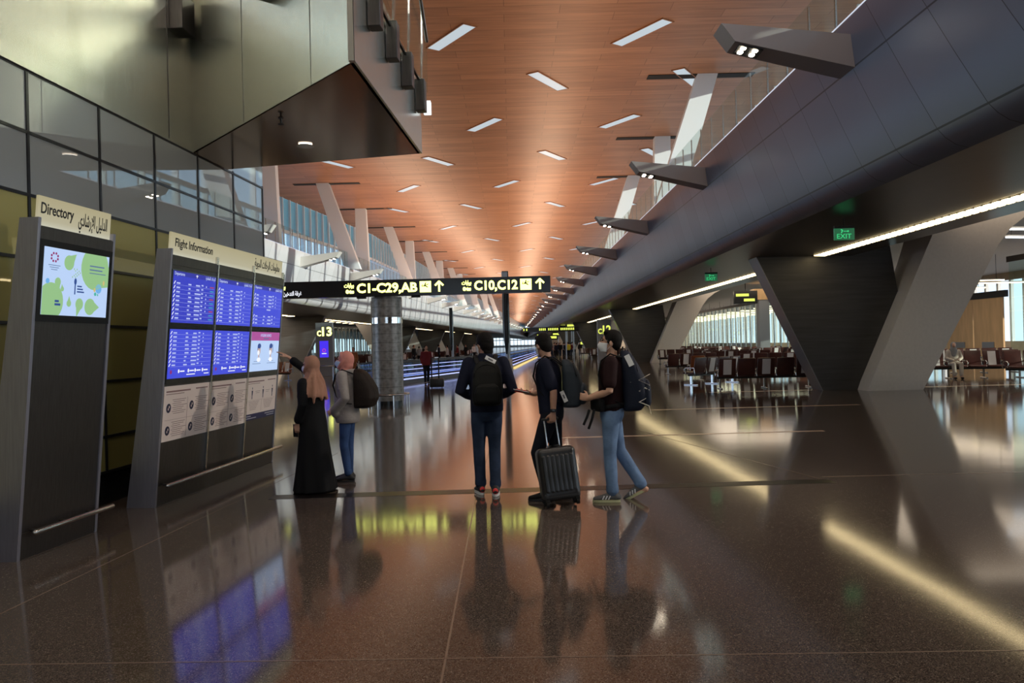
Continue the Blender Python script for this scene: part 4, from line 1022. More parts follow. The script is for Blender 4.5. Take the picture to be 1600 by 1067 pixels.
class Body:
    def __init__(s, name_loc, rz, H, label, lean=0.0, fem=False, hip=None, arms=None, legs=None, head=(0, 0), skin='skin', sway=0.0):
        s.k = H / 1.74; k = s.k
        s.root = thing('person', label, 'person', name_loc, rz); s.rz = rz
        s.lean, s.sway, s.fem = lean, sway, fem
        sw = .165 if fem else .185
        s.J = dict(hl=(-.085, 0, .90), hr=(.085, 0, .90), kl=(-.10, .02, .49), kr=(.10, .02, .49), al=(-.10, -.02, .085), ar=(.10, -.02, .085), fl=(-.12, 1, 0), fr=(.12, 1, 0), pl=0, pr=0,
                   sl=(-sw, lean, 1.425), sr=(sw, lean, 1.425), el=(-.25, lean - .03, 1.14), er=(.25, lean - .03, 1.14), wl=(-.24, lean + .06, .90), wr=(.24, lean + .06, .90))
        for q in (arms or {}), (legs or {}): s.J.update(q)
        s.skin = skin
        yaw, pitch = head
        s.Hm = Matrix.Translation((sway, lean + .015, 1.50)) @ Euler((R(pitch), 0, R(yaw))).to_matrix().to_4x4() @ Matrix.Translation((0, .015, .125))
        s.hands = {}
    def p(s, key): return V(s.J[key])
    def sc(s, b): bmesh.ops.scale(b.bm, vec=(s.k,) * 3, verts=b.bm.verts); return b
    def off(s, z):                                  # torso bends forward with height
        f = max(0, min(1, (z - .95) / .5)); return V((s.sway * f, s.lean * f, 0))
    def torso(s, b, rows, seg=28, fold=0.0, ph=0.0):
        rings = []
        for i, (z, rx, ry, cy) in enumerate(rows):
            o = s.off(z); rg = []
            for j in range(seg):
                a = 2 * math.pi * j / seg; m_ = 1 + fold * math.sin(a * 5 + ph + z * 9) * (.5 + .5 * math.sin(z * 21))
                rg.append(V((o.x + rx * m_ * math.cos(a), o.y + cy + ry * m_ * math.sin(a), z)))
            rings.append(rg)
        b.loft(rings)
    def body(s, hands, voxel=.0065):
        b = MB(); fm = s.fem
        # trunk, neck
        s.torso(b, [(.86, .12, .09, 0), (.95, .145, .10, 0), (1.08, .125, .09, 0), (1.22, .14, .10, 0), (1.36, .155, .10, 0), (1.43, .13, .08, -.005), (1.475, .07, .062, 0)])
        nb = V((s.sway, s.lean, 1.43)); hc = s.Hm @ V((0, -.02, -.04))
        b.tube([nb, lerp(nb, hc, .55), hc], [.062 if not fm else .052, .054 if not fm else .046, .055], seg=16)
        for sd in 'lr':
            h, k_, a = s.p('h' + sd), s.p('k' + sd), s.p('a' + sd)
            b.tube([h, lerp(h, k_, .35), k_, lerp(k_, a, .35), a], [.078, .070, .050, .050, .036], seg=14)
            f = V((s.J['f' + sd][0], s.J['f' + sd][1], 0)).normalized(); pt = s.J['p' + sd]
            tip = a + f * .15 * math.cos(pt) + V((0, 0, -.05 - .15 * math.sin(pt)))
            b.tube([a + V((0, 0, -.03)) - f * .03, a + f * .08 + V((0, 0, -.045 - .06 * math.sin(pt))), tip], [.032, .034, .025], seg=10)
            sh, el, wr = s.p('s' + sd), s.p('e' + sd), s.p('w' + sd)
            x = .86 if fm else 1.0
            b.tube([sh, lerp(sh, el, .4), el, lerp(el, wr, .3), wr], [.050 * x, .046 * x, .037 * x, .038 * x, .026 * x], seg=14)
            hd = hands.get(sd)
            if hd: hand(b, wr, *hd)
        # head
        m = s.Hm
        b.ell((0, -.012, .025), (.074, .094, .098), m=m); b.ell((0, .022, -.045), (.056, .066, .070), m=m); b.ell((0, .062, -.088), (.027, .022, .020), m=m)
        b.ell((0, .070, -.020), (.044, .022, .050), m=m)
        b.tube([(0, .082, .022), (0, .098, -.004), (0, .109, -.024)], [.009, .011, .0145], seg=10, m=m); 
        for q in (-1, 1):
            b.ell((q * .012, .097, -.030), (.009, .010, .008), m=m, u=10, v=8); b.ell((q * .030, .079, .030), (.022, .010, .009), m=m, u=10, v=8)
            b.ell((q * .076, -.008, -.012), (.010, .021, .033), (R(-8), 0, R(q * -18)), m=m, u=12, v=8); b.ell((q * .036, .064, -.025), (.022, .020, .020), m=m, u=10, v=8)
        b.ell((0, .086, -.053), (.023, .010, .0075), m=m, u=12, v=8); b.ell((0, .084, -.064), (.019, .010, .007), m=m, u=12, v=8)
        s.sc(b); s.bodyo = b.fuse('body', M[s.skin], s.root, voxel, 3)
        for q in (-1, 1):
            e = MB(); e.ell((q * .031, .081, .013), (.013, .010, .008), m=m, u=12, v=8); s.sc(e).build('eye', M['eye'], s.root, smooth=True)
            e = MB(); e.tube([(q * .014, .094, .031), (q * .032, .092, .037), (q * .05, .079, .032)], [.003, .005, .003], seg=8, m=m); s.sc(e).build('eyebrow', M['hair'], s.root, smooth=True)
        return s
    def part(s, name, b, mt, voxel=.009, it=4, **kw): return s.sc(b).fuse(name, M[mt], s.root, voxel, it, **kw)
    def raw(s, name, b, mt, **kw): return s.sc(b).build(name, M[mt], s.root, smooth=True, angle=50, **kw)
    def hair_short(s, thick=0.0, low=-.06):
        b = MB(); m = s.Hm
        b.ell((0, -.024, .040), (.084 + thick, .098 + thick, .096 + thick), m=m); b.ell((0, -.055, .0), (.076 + thick, .062 + thick, .085 + thick), m=m)
        b.ell((0, .045, .098), (.058, .040, .028), (R(-25), 0, 0), m=m); b.ell((0, -.07, low), (.058 + thick, .030, .045), m=m)
        for q in (-1, 1): b.ell((q * .070, .012, .022), (.012, .022, .045), m=m)
        s.part('hair', b, 'hair', .007, 2)
    def mask(s, mt):
        m = s.Hm; b = MB(); rows = []
        for i in range(9):
            v = i / 8; z = -.012 - .092 * v; r_ = []
            for j in range(15):
                a = R(-78 + 156 * j / 14); rx = .070 - .012 * v; ry = .082 + .024 * math.sin(math.pi * min(1, v * 1.15)) * math.cos(a) ** 2 + .012 * math.cos(a) ** 4 - .018 * v
                r_.append(m @ V((rx * math.sin(a) * 1.02, .012 + ry * math.cos(a) * 1.0, z)))
            rows.append(r_)
        b.grid(rows); o = s.sc(b).build('face_mask', M[mt], s.root, smooth=True)
        so = o.modifiers.new('thickness', 'SOLIDIFY'); so.thickness = .004; so.offset = 1
        b = MB()
        for q in (-1, 1):
            for z in (-.02, -.085): b.tube([(q * .068, .03, z), (q * .080, -.005, -.02 + (z + .05) * .5), (q * .078, -.028, -.01)], [.0022] * 3, seg=6, m=m)
        s.raw('mask_straps', b, mt)
    def trousers(s, mt, w=1.0, hem=.062):
        b = MB()
        s.torso(b, [(.80, .13, .10, 0), (.86, .165, .122, -.005), (.93, .165, .125, -.008), (1.0, .150, .112, 0), (1.04, .142, .105, 0)])
        for sd in 'lr':
            h, k_, a = s.p('h' + sd), s.p('k' + sd), s.p('a' + sd)
            b.tube([h, lerp(h, k_, .3), lerp(h, k_, .7), k_, lerp(k_, a, .3), lerp(k_, a, .7), lerp(k_, a, .93)], [.092 * w, .090 * w, .074 * w, .067 * w, .066 * w, .061 * w, hem * w], seg=18)
            kk = lerp(k_, a, .88)
            for q in range(2): b.tube([kk + V((math.cos(t_) * .056 * w, math.sin(t_) * .056 * w, .03 * q - .02)) for t_ in [i * math.pi / 4 for i in range(9)]], .013, seg=8, round_=False)
        s.part('trousers', b, mt, .011, 3)
    def shoes(s, mt, sole, accent=None, stripes=False):
        for sd in 'lr':
            a = s.p('a' + sd); f = V((s.J['f' + sd][0], s.J['f' + sd][1], 0)).normalized(); r_ = V((f.y, -f.x, 0)); pt = s.J['p' + sd]
            mm = Matrix(((r_.x, f.x, 0, a.x), (r_.y, f.y, 0, a.y), (0, 0, 1, 0), (0, 0, 0, 1)))
            if pt: # raised heel: turn about the ball of the foot
                mm = mm @ Matrix.Translation((0, .12, .0)) @ Euler((-pt, 0, 0)).to_matrix().to_4x4() @ Matrix.Translation((0, -.12, 0))
            b = MB()
            b.tube([(0, -.055, .055), (0, .0, .062), (0, .07, .055), (0, .14, .042), (0, .185, .036)], [(.036, .034), (.040, .040), (.044, .034), (.046, .024), (.034, .018)], seg=18, ref=(1, 0, 0), m=mm)
            b.tube([(0, -.03, .06), (0, -.012, .11)], [.042, .040], seg=14, m=mm)
            o = s.part('shoe', b, mt, .008, 3)
            so = MB(); n = 24; ring = []
            for i in range(n):
                t_ = 2 * math.pi * i / n; y = .065 + .142 * math.sin(t_); x = (.042 + .008 * max(0, math.sin(t_))) * math.cos(t_); ring.append((x, y))
            so.loft([[mm @ V((x, y, z)) for x, y in ring] for z in (.002, .028)])
            so2 = s.sc(so).build('sole', M[sole], o, smooth=False)
            if accent:
                c = MB(); c.ell((0, -.066, .058), (.030, .020, .034), m=mm); s.sc(c).build('heel_tab', M[accent], o, smooth=True)
            if stripes:
                for q in range(3):
                    c = MB()
                    c.box((-.043, .035 + .03 * q, .052), (.010, .011, .042), (R(28), 0, 0))
                    bmesh.ops.transform(c.bm, matrix=mm, verts=c.bm.verts); s.sc(c).build('stripe', M['tagpaper'], o)
    def sleeves(s, b, sd, w=1.0, to=1.0, cuff=.046):
        sh, el, wr = s.p('s' + sd), s.p('e' + sd), s.p('w' + sd)
        if to <= .5:                                # short sleeve
            e2 = lerp(sh, el, to * 2); b.tube([sh, lerp(sh, e2, .5), e2], [.066 * w, .064 * w, .062 * w], seg=16, round_=True)
        else:
            e2 = lerp(el, wr, (to - .5) * 2)
            b.tube([sh, lerp(sh, el, .5), el, lerp(el, e2, .5), e2], [.070 * w, .064 * w, .057 * w, .053 * w, cuff * w], seg=16)
            for q in (.25, .55): 
                c = lerp(sh, el, q); b.ell(c + V((0, .01, -.01)), (.066 * w, .066 * w, .03))
    def world(s, p): return s.root.matrix_basis @ (V(p) * s.k)

def place(name, label, cat, B, pl, group=None):
    """a carried thing: its own top-level object at the person-local point pl"""
    w_ = Matrix.Translation(B.root.location) @ Euler((0, 0, B.rz)).to_matrix().to_4x4() @ (V(pl) * B.k)
    return thing(name, label, cat, w_, B.rz, group)
def sbuild(b, k): bmesh.ops.scale(b.bm, vec=(k,) * 3, verts=b.bm.verts); return b

def backpack(B, label, mt, w_=.30, h=.46, d=.17, base=(0, -.12, 1.0), pocket=True, tilt=0.0, round_top=1.0, straps=True, tag_=None, belly=1.0):
    """pack lying against the back (local -y of the person), base = bottom centre of the side against the back"""
    t = place('backpack', label, 'backpack', B, base); k = B.k; o = V(base)
    tm = Euler((tilt, 0, 0)).to_matrix().to_4x4()
    b = MB(); rings = []
    for f, sx_, sy in ((0, .80, .80), (.06, .95, .97), (.25, 1.0, 1.06 * belly), (.5, 1.0, 1.0 * belly), (.75, .93, .80), (.90, .76 * round_top, .58), (1.0, .45 * round_top, .32)):
        rg = []
        for j in range(24):
            a = 2 * math.pi * j / 24; c, s_ = math.cos(a), math.sin(a)
            x = math.copysign(abs(c) ** .62, c) * w_ / 2 * sx_; y = math.copysign(abs(s_) ** .7, s_) * d / 2 * sy - d / 2 * sy
            rg.append(tm @ V((x, y, f * h)))
        rings.append(rg)
    b.loft(rings); sbuild(b, k).fuse('bag', M[mt], t, .010, 4)
    if pocket:
        b = MB(); rings = []
        for f, sx_, sy in ((.06, .70, .5), (.12, .80, .9), (.30, .82, 1.0), (.43, .72, .8), (.50, .5, .3)):
            rings.append([tm @ V((math.copysign(abs(math.cos(a)) ** .6, math.cos(a)) * w_ / 2 * sx_, -d * .93 * belly - .02 + math.copysign(abs(math.sin(a)) ** .7, math.sin(a)) * .04 * sy, f * h)) for a in [2 * math.pi * j / 20 for j in range(20)]])
        b.loft(rings); sbuild(b, k).fuse('front_pocket', M[mt], t, .009, 3)
        b = MB(); b.tube([tm @ V((w_ * .42 * math.cos(a), -d * .55 - d * .25 * (1 - math.sin(a)), h * (.62 + .30 * math.sin(a)))) for a in [R(5 + 170 * i / 14) for i in range(15)]], .005, seg=6, round_=False); sbuild(b, k).build('zip', M['strap'], t, smooth=True)
    b = MB(); b.tube([tm @ V((-.03, -.02, h * .97)), tm @ V((-.022, -.03, h + .035)), tm @ V((.022, -.03, h + .035)), tm @ V((.03, -.02, h * .97))], .008, seg=8); sbuild(b, k).build('grab_loop', M['strap'], t, smooth=True)
    if straps:
        for q in (-1, 1):
            sh = B.p('sl' if q < 0 else 'sr'); x = q * .105
            y0 = B.lean
            pts = [V((x * .8, o.y - .01, o.z + h * .88)), V((x, y0 - .08, 1.475)), V((x * 1.05, y0 + .01, 1.51)), V((x * 1.1, y0 + .105, 1.44)), V((x * 1.25, y0 + .135, 1.30)), V((x * 1.45, y0 * .7 + .09, 1.16)), V((q * .15, y0 * .5 + .01, 1.06)), V((q * w_ * .42, o.y + .0, o.z + h * .12))]
            pts = [p - o for p in pts]
            b = MB(); b.tube(pts, [(.026, .008)] * 5 + [(.014, .005)] * 3, seg=10, ref=(1, 0, 0)); sbuild(b, k).build('strap', M['strap'], t, smooth=True)
    if tag_:
        b = MB(); b.box(tag_[0], tag_[1], tag_[2]); sbuild(b, k).build('luggage_tag', M['tagpaper'], t)
        p0 = V(tag_[0]); b = MB(); b.box(p0 + V((0, -.002, 0)), (tag_[1][0] * .45, tag_[1][1] * 1.3, tag_[1][2] * .35) if tag_[1][1] < .01 else tag_[1], tag_[2]); sbuild(b, k).build('tag_print', M['greycl'], t)
    return t

# ---- man standing with his back to us, black jacket and small black backpack
fp = onz(764, 772)
B = Body((fp.x, fp.y, 0), R(4), 1.74, 'man seen from behind in a black jacket, dark jeans and red-heeled black shoes', lean=.01, head=(38, -4),
         arms=dict(el=(-.285, -.06, 1.13), er=(.285, -.06, 1.13), wl=(-.13, .17, 1.05), wr=(.13, .17, 1.05)),
         legs=dict(kl=(-.095, .0, .49), kr=(.075, .02, .49), al=(-.085, .03, .085), ar=(.07, -.09, .085), hl=(-.085, 0, .9), hr=(.08, 0, .9), fl=(-.22, 1, 0), fr=(.08, 1, 0)))
B.body({'l': ((.5, .8, .15), (.8, -.5, 0), (0, .2, 1), .9), 'r': ((-.5, .8, .15), (-.8, -.5, 0), (0, .2, 1), .9)})
B.trousers('jeans_d', .98); B.shoes('black_matt' if 'black_matt' in M else 'rubber', 'sole_w', 'red')
b = MB(); B.torso(b, [(.90, .178, .135, 0), (.96, .180, .138, 0), (1.1, .178, .135, 0), (1.25, .195, .14, 0), (1.37, .205, .13, 0), (1.43, .175, .105, 0), (1.475, .10, .085, .0), (1.515, .078, .078, .01), (1.535, .074, .076, .012)], fold=.012)
for sd in 'lr': B.sleeves(b, sd, 1.06, .98)
B.part('jacket', b, 'navy', .011, 3); B.hair_short(.008, -.075); B.mask('mask_w')
backpack(B, 'small black backpack with a white airline tag, on the man seen from behind', 'pack_k', .33, .47, .17, (0, -.125, .98), tag_=((.045, -.07, .485), (.12, .006, .045), (R(-20), R(28), 0)))
bp_phone = place('phone', 'dark phone held in front by the man seen from behind', 'phone', B, (0, .275, 1.06)); b = MB(); b.box((0, 0, 0), (.075, .012, .15), (R(-35), 0, 0), bev=.004); b.build('slab', M['black'], bp_phone)

# ---- suitcase
cs = onz(878, 792); ca = at(872, 715, cs.y)
t = thing('suitcase', 'black ribbed cabin suitcase on wheels with its silver handle pulled up', 'suitcase', (cs.x + .0, cs.y + .03, 0), R(8))
LM = Matrix.Translation((0, 0, .045)) @ Euler((R(-9), R(-5), 0)).to_matrix().to_4x4()     # tipped a little towards the man
def sb(b): bmesh.ops.transform(b.bm, matrix=LM, verts=b.bm.verts); return b
W_, D_, H_ = .385, .23, .515
b = MB(); b.box((0, 0, .03 + H_ / 2), (W_, D_, H_), bev=.055, seg=5)
for i in range(7):
    x = -W_ * .36 + W_ * .72 * i / 6; b.tube([(x, -D_ / 2 + .001, .12), (x, -D_ / 2 - .004, H_ * .5), (x, -D_ / 2 + .001, H_ - .06)], (.016, .010), seg=10, ref=(1, 0, 0))
sb(b).fuse('shell', M['case'], t, .006, 1)
b = MB(); b.box((0, 0, .07), (W_ * .96, D_ * .98, .085), bev=.03, seg=3); sb(b).build('base', M['black_matt'], t, smooth=True, angle=40)
for sx_ in (-1, 1):
    b = MB(); b.tube([(sx_ * .062, .03, H_ + .01), (sx_ * .060, .03, H_ + .305)], .0085, seg=12); sb(b).build('handle_rod', M['alu'], t, smooth=True)
    for sy in (-1, 1):
        b = MB(); b.cyl((sx_ * .15 - .014, sy * .085, -.005), (sx_ * .15 + .014, sy * .085, -.005), .03); b.box((sx_ * .15, sy * .085, .024), (.045, .05, .035), bev=.008); sb(b).build('wheel', M['rubber'], t, smooth=True, angle=40)
b = MB(); b.tube([(-.075, .03, H_ + .315), (.075, .03, H_ + .315)], (.013, .016), seg=12, ref=(0, 0, 1)); sb(b).build('grip', M['black_matt'], t, smooth=True)
b = MB(); b.tube([(-.06, 0, H_ + .028), (-.05, 0, H_ + .045), (.05, 0, H_ + .045), (.06, 0, H_ + .028)], .009); sb(b).build('carry_handle', M['black_matt'], t, smooth=True)
grip_w = Matrix.Translation(t.location) @ Euler((0, 0, R(8))).to_matrix().to_4x4() @ (LM @ V((0, .03, H_ + .315)))

# ---- man in a navy polo, holding the suitcase handle
hl_ = V((-.24, -.01, .845))                       # the closed left hand, person-local
rz2 = R(80); w2 = Euler((0, 0, rz2)).to_matrix() @ V((hl_.x, hl_.y, 0)) * (1.72 / 1.74)
B = Body((grip_w.x - w2.x, grip_w.y - w2.y, 0), rz2, 1.72, 'man in a dark navy polo shirt and black trousers holding a suitcase handle', lean=.03, head=(-48, -14),
         arms=dict(el=(-.255, -.06, 1.15), wl=(-.25, -.05, .935), er=(.23, -.02, 1.14), wr=(.14, .21, 1.10)),
         legs=dict(kl=(-.09, .15, .50), al=(-.09, .05, .085), kr=(.09, -.03, .49), ar=(.09, -.13, .085), fl=(-.1, 1, 0), fr=(.1, 1, 0)))
B.body({'l': ((-.02, .10, -1), (.75, .5, 0), (.4, .9, 0), 1.25), 'r': ((-.3, .9, .1), (0, .2, 1), (-1, 0, 0), .6)})
B.trousers('trousers', 1.03); B.shoes('rubber', 'black_matt')
b = MB(); B.torso(b, [(.90, .172, .128, .0), (1.0, .170, .132, .0), (1.15, .172, .132, .005), (1.3, .195, .138, .0), (1.39, .198, .125, 0), (1.44, .165, .10, 0), (1.475, .095, .08, 0)], fold=.015)
for sd in 'lr': B.sleeves(b, sd, 1.08, .40)
B.part('polo_shirt', b, 'navy', .010, 3)
b = MB(); b.tube([(B.sway + .072 * math.cos(a), B.lean + .005 + .072 * math.sin(a), 1.485 + .012 * math.sin(a) * -1) for a in [2 * math.pi * i / 24 for i in range(25)]], (.010, .024), seg=10, ref=(0, 0, 1), round_=False); B.raw('collar', b, 'navy')
B.hair_short(.0, -.045); B.mask('mask_w')
b = MB(); wv = B.p('wl'); ev = B.p('el'); wd = (wv - ev).normalized(); b.tube([wv - wd * .035, wv - wd * .005], [.033, .032], seg=16, round_=False); b.box(wv - wd * .02 + V((-.032, 0, 0)), (.012, .036, .036), bev=.004); B.raw('wrist_watch', b, 'black')
PB2 = backpack(B, 'bulky slate grey backpack on the man holding the suitcase', 'pack_g', .33, .50, .21, (0, -.125, .97), tag_=((-.17, -.03, .12), (.045, .006, .12), (R(0), R(25), R(70))))
t = place('travel_papers', 'open travel papers with red and white pages held by the man in the navy polo', 'papers', B, (.10, .32, 1.13))
b = MB(); b.box((.03, 0, 0), (.09, .16, .006), (R(12), R(-14), 0)); b.build('booklet', M['red'], t); b = MB(); b.box((-.04, .0, .008), (.10, .17, .004), (R(12), R(10), 0)); b.build('sheet', M['tagpaper'], t)

# ---- man in a dark maroon shirt, pale jeans, big rucksack
fp = onz(955, 783)
B = Body((fp.x + .03, fp.y + .06, 0), R(80), 1.73, 'man in dark maroon t-shirt, washed blue jeans and striped sneakers, facing left', lean=-.02, head=(4, 8), skin='skin_f',
         arms=dict(el=(-.245, .0, 1.135), wl=(-.16, .215, 1.065), er=(.245, .02, 1.13), wr=(.10, .24, 1.05)),
         legs=dict(kl=(-.10, .02, .49), al=(-.10, .0, .085), kr=(.09, -.07, .50), ar=(.07, -.30, .135), pr=.5, fl=(-.05, 1, 0), fr=(.25, 1, 0)))
B.body({'l': ((.35, .85, .15), (.8, -.3, -.1), (0, -.1, 1), .85), 'r': ((-.35, .85, .15), (-.8, -.3, 0), (0, 0, 1), .85)})
B.trousers('jeans_l', 1.0); B.shoes('sneaker_g', 'sole_y', None, True)
b = MB(); B.torso(b, [(.92, .168, .125, .0), (1.0, .165, .13, .0), (1.15, .170, .13, .005), (1.3, .193, .136, .0), (1.39, .196, .122, 0), (1.44, .165, .10, 0), (1.478, .090, .078, 0)], fold=.018)
for sd in 'lr': B.sleeves(b, sd, 1.08, .36)
B.part('t_shirt', b, 'maroon_shirt', .010, 3); B.hair_short(.002, -.035); B.mask('mask_w')
g = MB(); m = B.Hm
for q in (-1, 1):
    g.tube([m @ V((q * .034 + .024 * math.cos(a), .100 - .16 * abs(q * .034 + .024 * math.cos(a)) ** 1.5, .010 + .017 * math.sin(a))) for a in [2 * math.pi * i / 16 for i in range(17)]], .0022, seg=6, round_=False)
    g.tube([m @ V((q * .058, .082, .014)), m @ V((q * .078, .03, .014)), m @ V((q * .080, -.01, .005))], .0022, seg=6)
B.raw('glasses', g, 'black')
wb_ = place('waist_bag', 'black waist bag worn by the man in the maroon t-shirt', 'bag', B, (-.05, .10, 1.0))
b = MB(); b.tube([(.19 * math.cos(a) + .05, .145 * math.sin(a) - .10, -.02 + .012 * math.sin(2 * a)) for a in [2 * math.pi * i / 32 for i in range(33)]], (.004, .020), seg=8, ref=(1, 0, 0), round_=False); sbuild(b, B.k).build('belt', M['strap'], wb_, smooth=True)
b = MB(); b.box((-.06, .03, -.01), (.24, .075, .13), (0, 0, R(28)), bev=.03, seg=3); sbuild(b, B.k).build('pouch', M['blackcloth'], wb_, smooth=True, angle=50)
for dy, ln in ((.0, .19), (.05, .15)):
    b = MB(); b.tube([(-.15, .06 + dy, -.05), (-.16, .085 + dy, -.05 - ln * .5), (-.165, .12 + dy, -.05 - ln)], (.013, .003), seg=8, ref=(0, 1, 0)); sbuild(b, B.k).build('loose_strap', M['strap'], wb_, smooth=True)
PB3 = backpack(B, 'tall navy hiking rucksack with pale cords on the man in pale jeans', 'pack_n', .33, .62, .22, (0, -.13, .92), tilt=-.04, pocket=True, belly=1.12)
b = MB(); zz = [( -.10 if i % 2 else -.165, -.10 - .11 * (i % 2) - .06, .10 + .055 * i) for i in range(6)]
b.tube([V(p) for p in zz], .004, seg=6); b.tube([V((-.165, -.16, .10)), V((-.14, -.255, .06)), V((-.12, -.275, -.02))], .004, seg=6); b.tube([V((-.16, -.08, .30)), V((-.12, -.26, .22)), V((-.11, -.262, .08))], .004, seg=6)
sbuild(b, B.k).build('elastic_cord', M['cord'], PB3, smooth=True)
b = MB(); b.box((-.168, -.07, .52), (.006, .055, .12), (R(-25), 0, 0)); sbuild(b, B.k).build('luggage_tag', M['tagpaper'], PB3)
pf = place('phone', 'pale phone held by the man in the maroon t-shirt', 'phone', B, (-.055, .315, 1.10)); b = MB(); b.box((0, 0, 0), (.012, .15, .075), (R(20), 0, 0), bev=.004); b.build('slab', M['greycl'], pf)

# ---- woman in a black abaya pointing at the screens
fp = onz(490, 768)
B = Body((fp.x, fp.y + .05, 0), R(58), 1.535, 'woman in long black robe and tan headscarf pointing towards the screens', lean=.0, fem=True, head=(10, 3), skin='skin_f',
         arms=dict(el=(-.215, -.05, 1.13), wl=(-.21, .06, .89), er=(.17, .26, 1.55), wr=(.0, .43, 1.745), sl=(-.155, 0, 1.40), sr=(.15, .02, 1.42)),
         legs=dict(al=(-.07, -.02, .085), ar=(.07, -.02, .085)))
B.body({'l': ((.02, .12, -1), (.9, .2, 0), (.1, 1, 0), .75), 'r': ((-.45, .7, .50), (-.2, .5, -.9), (-1, -.2, .1), .12)})
b = MB(); rings = []
for i, (z, rx, ry, cy) in enumerate([(.012, .30, .27, -.02), (.2, .27, .24, -.015), (.45, .235, .205, -.01), (.7, .205, .175, -.005), (.9, .19, .16, 0), (1.08, .165, .14, 0), (1.22, .172, .145, 0), (1.34, .172, .125, 0), (1.41, .15, .10, 0), (1.46, .09, .08, 0)]):
    rg = []
    for j in range(48):
        a = 2 * math.pi * j / 48; f = max(0, (1.0 - z)); k_ = 1 + .055 * f * math.sin(a * 9 + 1.3 * math.sin(z * 3)) + .03 * f * math.sin(a * 4 + 2)
        rg.append(V((rx * k_ * math.cos(a), cy + ry * k_ * math.sin(a), z)))
    rings.append(rg)
b.loft(rings)
B.sleeves(b, 'l', 1.08, .88, .058); B.sleeves(b, 'r', 1.0, .86, .056)
B.part('robe', b, 'blackcloth', .010, 3)
def hijab(B, mt, drape=True):
    b = MB(); m = B.Hm
    b.ell((0, -.030, .018), (.096, .106, .122), m=m); b.ell((0, -.045, -.05), (.088, .085, .095), m=m)
    b.tube([m @ V((.083 * math.sin(a), .060 * math.cos(a) + .004, -.010 - .10 * math.cos(a))) for a in [R(-115 + 230 * i / 16) for i in range(17)]], .020, seg=10)
    b.tube([m @ V((.078 * math.sin(a), .052 * math.cos(a) - .0, .0 + .108 * math.cos(a))) for a in [R(-100 + 200 * i / 14) for i in range(15)]], .016, seg=10)
    nb = V((B.sway, B.lean - .005, 1.46))
    b.tube([m @ V((0, -.015, -.07)), lerp(m @ V((0, -.015, -.07)), nb, .6), nb], [.080, .082, .10], seg=18)
    if drape:
        B.torso(b, [(1.22, .185, .165, -.01), (1.27, .19, .165, -.01), (1.36, .18, .150, -.01), (1.43, .155, .125, -.01), (1.48, .105, .098, -.005), (1.53, .085, .085, .0)], seg=40, fold=.03)
        for k_, (x0, y0) in enumerate(((-.16, -.06), (-.10, -.13), (0, -.15), (.1, -.13))):
            b.tube([m @ V((x0 * .35, -.09, -.05)), V((x0 * .8, y0 * .9, 1.42)), V((x0 * 1.15, y0 * 1.15, 1.26 - .03 * k_)), V((x0 * 1.12, y0 * 1.1, 1.12 + .03 * k_))], [.022, .028, .026, .012], seg=10)
    B.part('headscarf', b, mt, .009, 3)
hijab(B, 'hijab_t'); B.mask('mask_w'); B.shoes('black_matt', 'rubber')
t = place('phone', 'black phone hanging in the lowered hand of the woman in the black robe', 'phone', B, (-.19, .10, .80)); b = MB(); b.box((0, .015, 0), (.012, .07, .145), bev=.004); b.build('slab', M['black'], t)

# ---- woman in a grey hoodie, salmon headscarf, big dark backpack
fp = onz(543, 751)
B = Body((fp.x + .02, fp.y, 0), R(83), 1.575, 'woman in grey hoodie, blue jeans, salmon headscarf and face mask, facing left', lean=.01, fem=True, head=(4, 6), skin='skin_f',
         arms=dict(el=(-.225, -.05, 1.13), wl=(-.17, .13, .96), er=(.225, -.05, 1.13), wr=(.17, .13, .96)),
         legs=dict(hl=(-.075, 0, .9), hr=(.075, 0, .9), kl=(-.08, .03, .49), kr=(.08, .01, .49), al=(-.085, -.03, .085), ar=(.09, .02, .085), fl=(-.1, 1, 0), fr=(.12, 1, 0)))
B.body({'l': ((.3, .8, -.3), (.7, -.4, 0), (0, .2, 1), .7), 'r': ((-.3, .8, -.3), (-.7, -.4, 0), (0, .2, 1), .7)})
B.trousers('jeans_m', .90, .055); B.shoes('black_matt', 'black_matt')
b = MB(); B.torso(b, [(.79, .175, .150, -.005), (.84, .190, .165, -.005), (.92, .190, .165, 0), (1.05, .182, .160, .005), (1.2, .182, .158, .005), (1.33, .182, .140, 0), (1.41, .155, .11, 0), (1.46, .10, .09, 0)], fold=.016)
for sd in 'lr': B.sleeves(b, sd, 1.10, .96, .052)
b.ell((-.14, .10, .93), (.065, .075, .07)); b.ell((.14, .10, .93), (.065, .075, .07))
b.tube([(.095 * math.cos(a), -.02 + .085 * math.sin(a), 1.47 - .015 * math.sin(a)) for a in [2 * math.pi * i / 20 for i in range(21)]], (.03, .035), seg=10, round_=False); b.ell((0, -.10, 1.43), (.11, .06, .075))
B.part('hoodie', b, 'hoodie', .010, 3); hijab(B, 'hijab_p', False); B.mask('mask_b')
backpack(B, 'bulky dark brown backpack on the woman in the grey hoodie', 'pack_b', .40, .52, .27, (0, -.12, .99), pocket=False, belly=1.08)

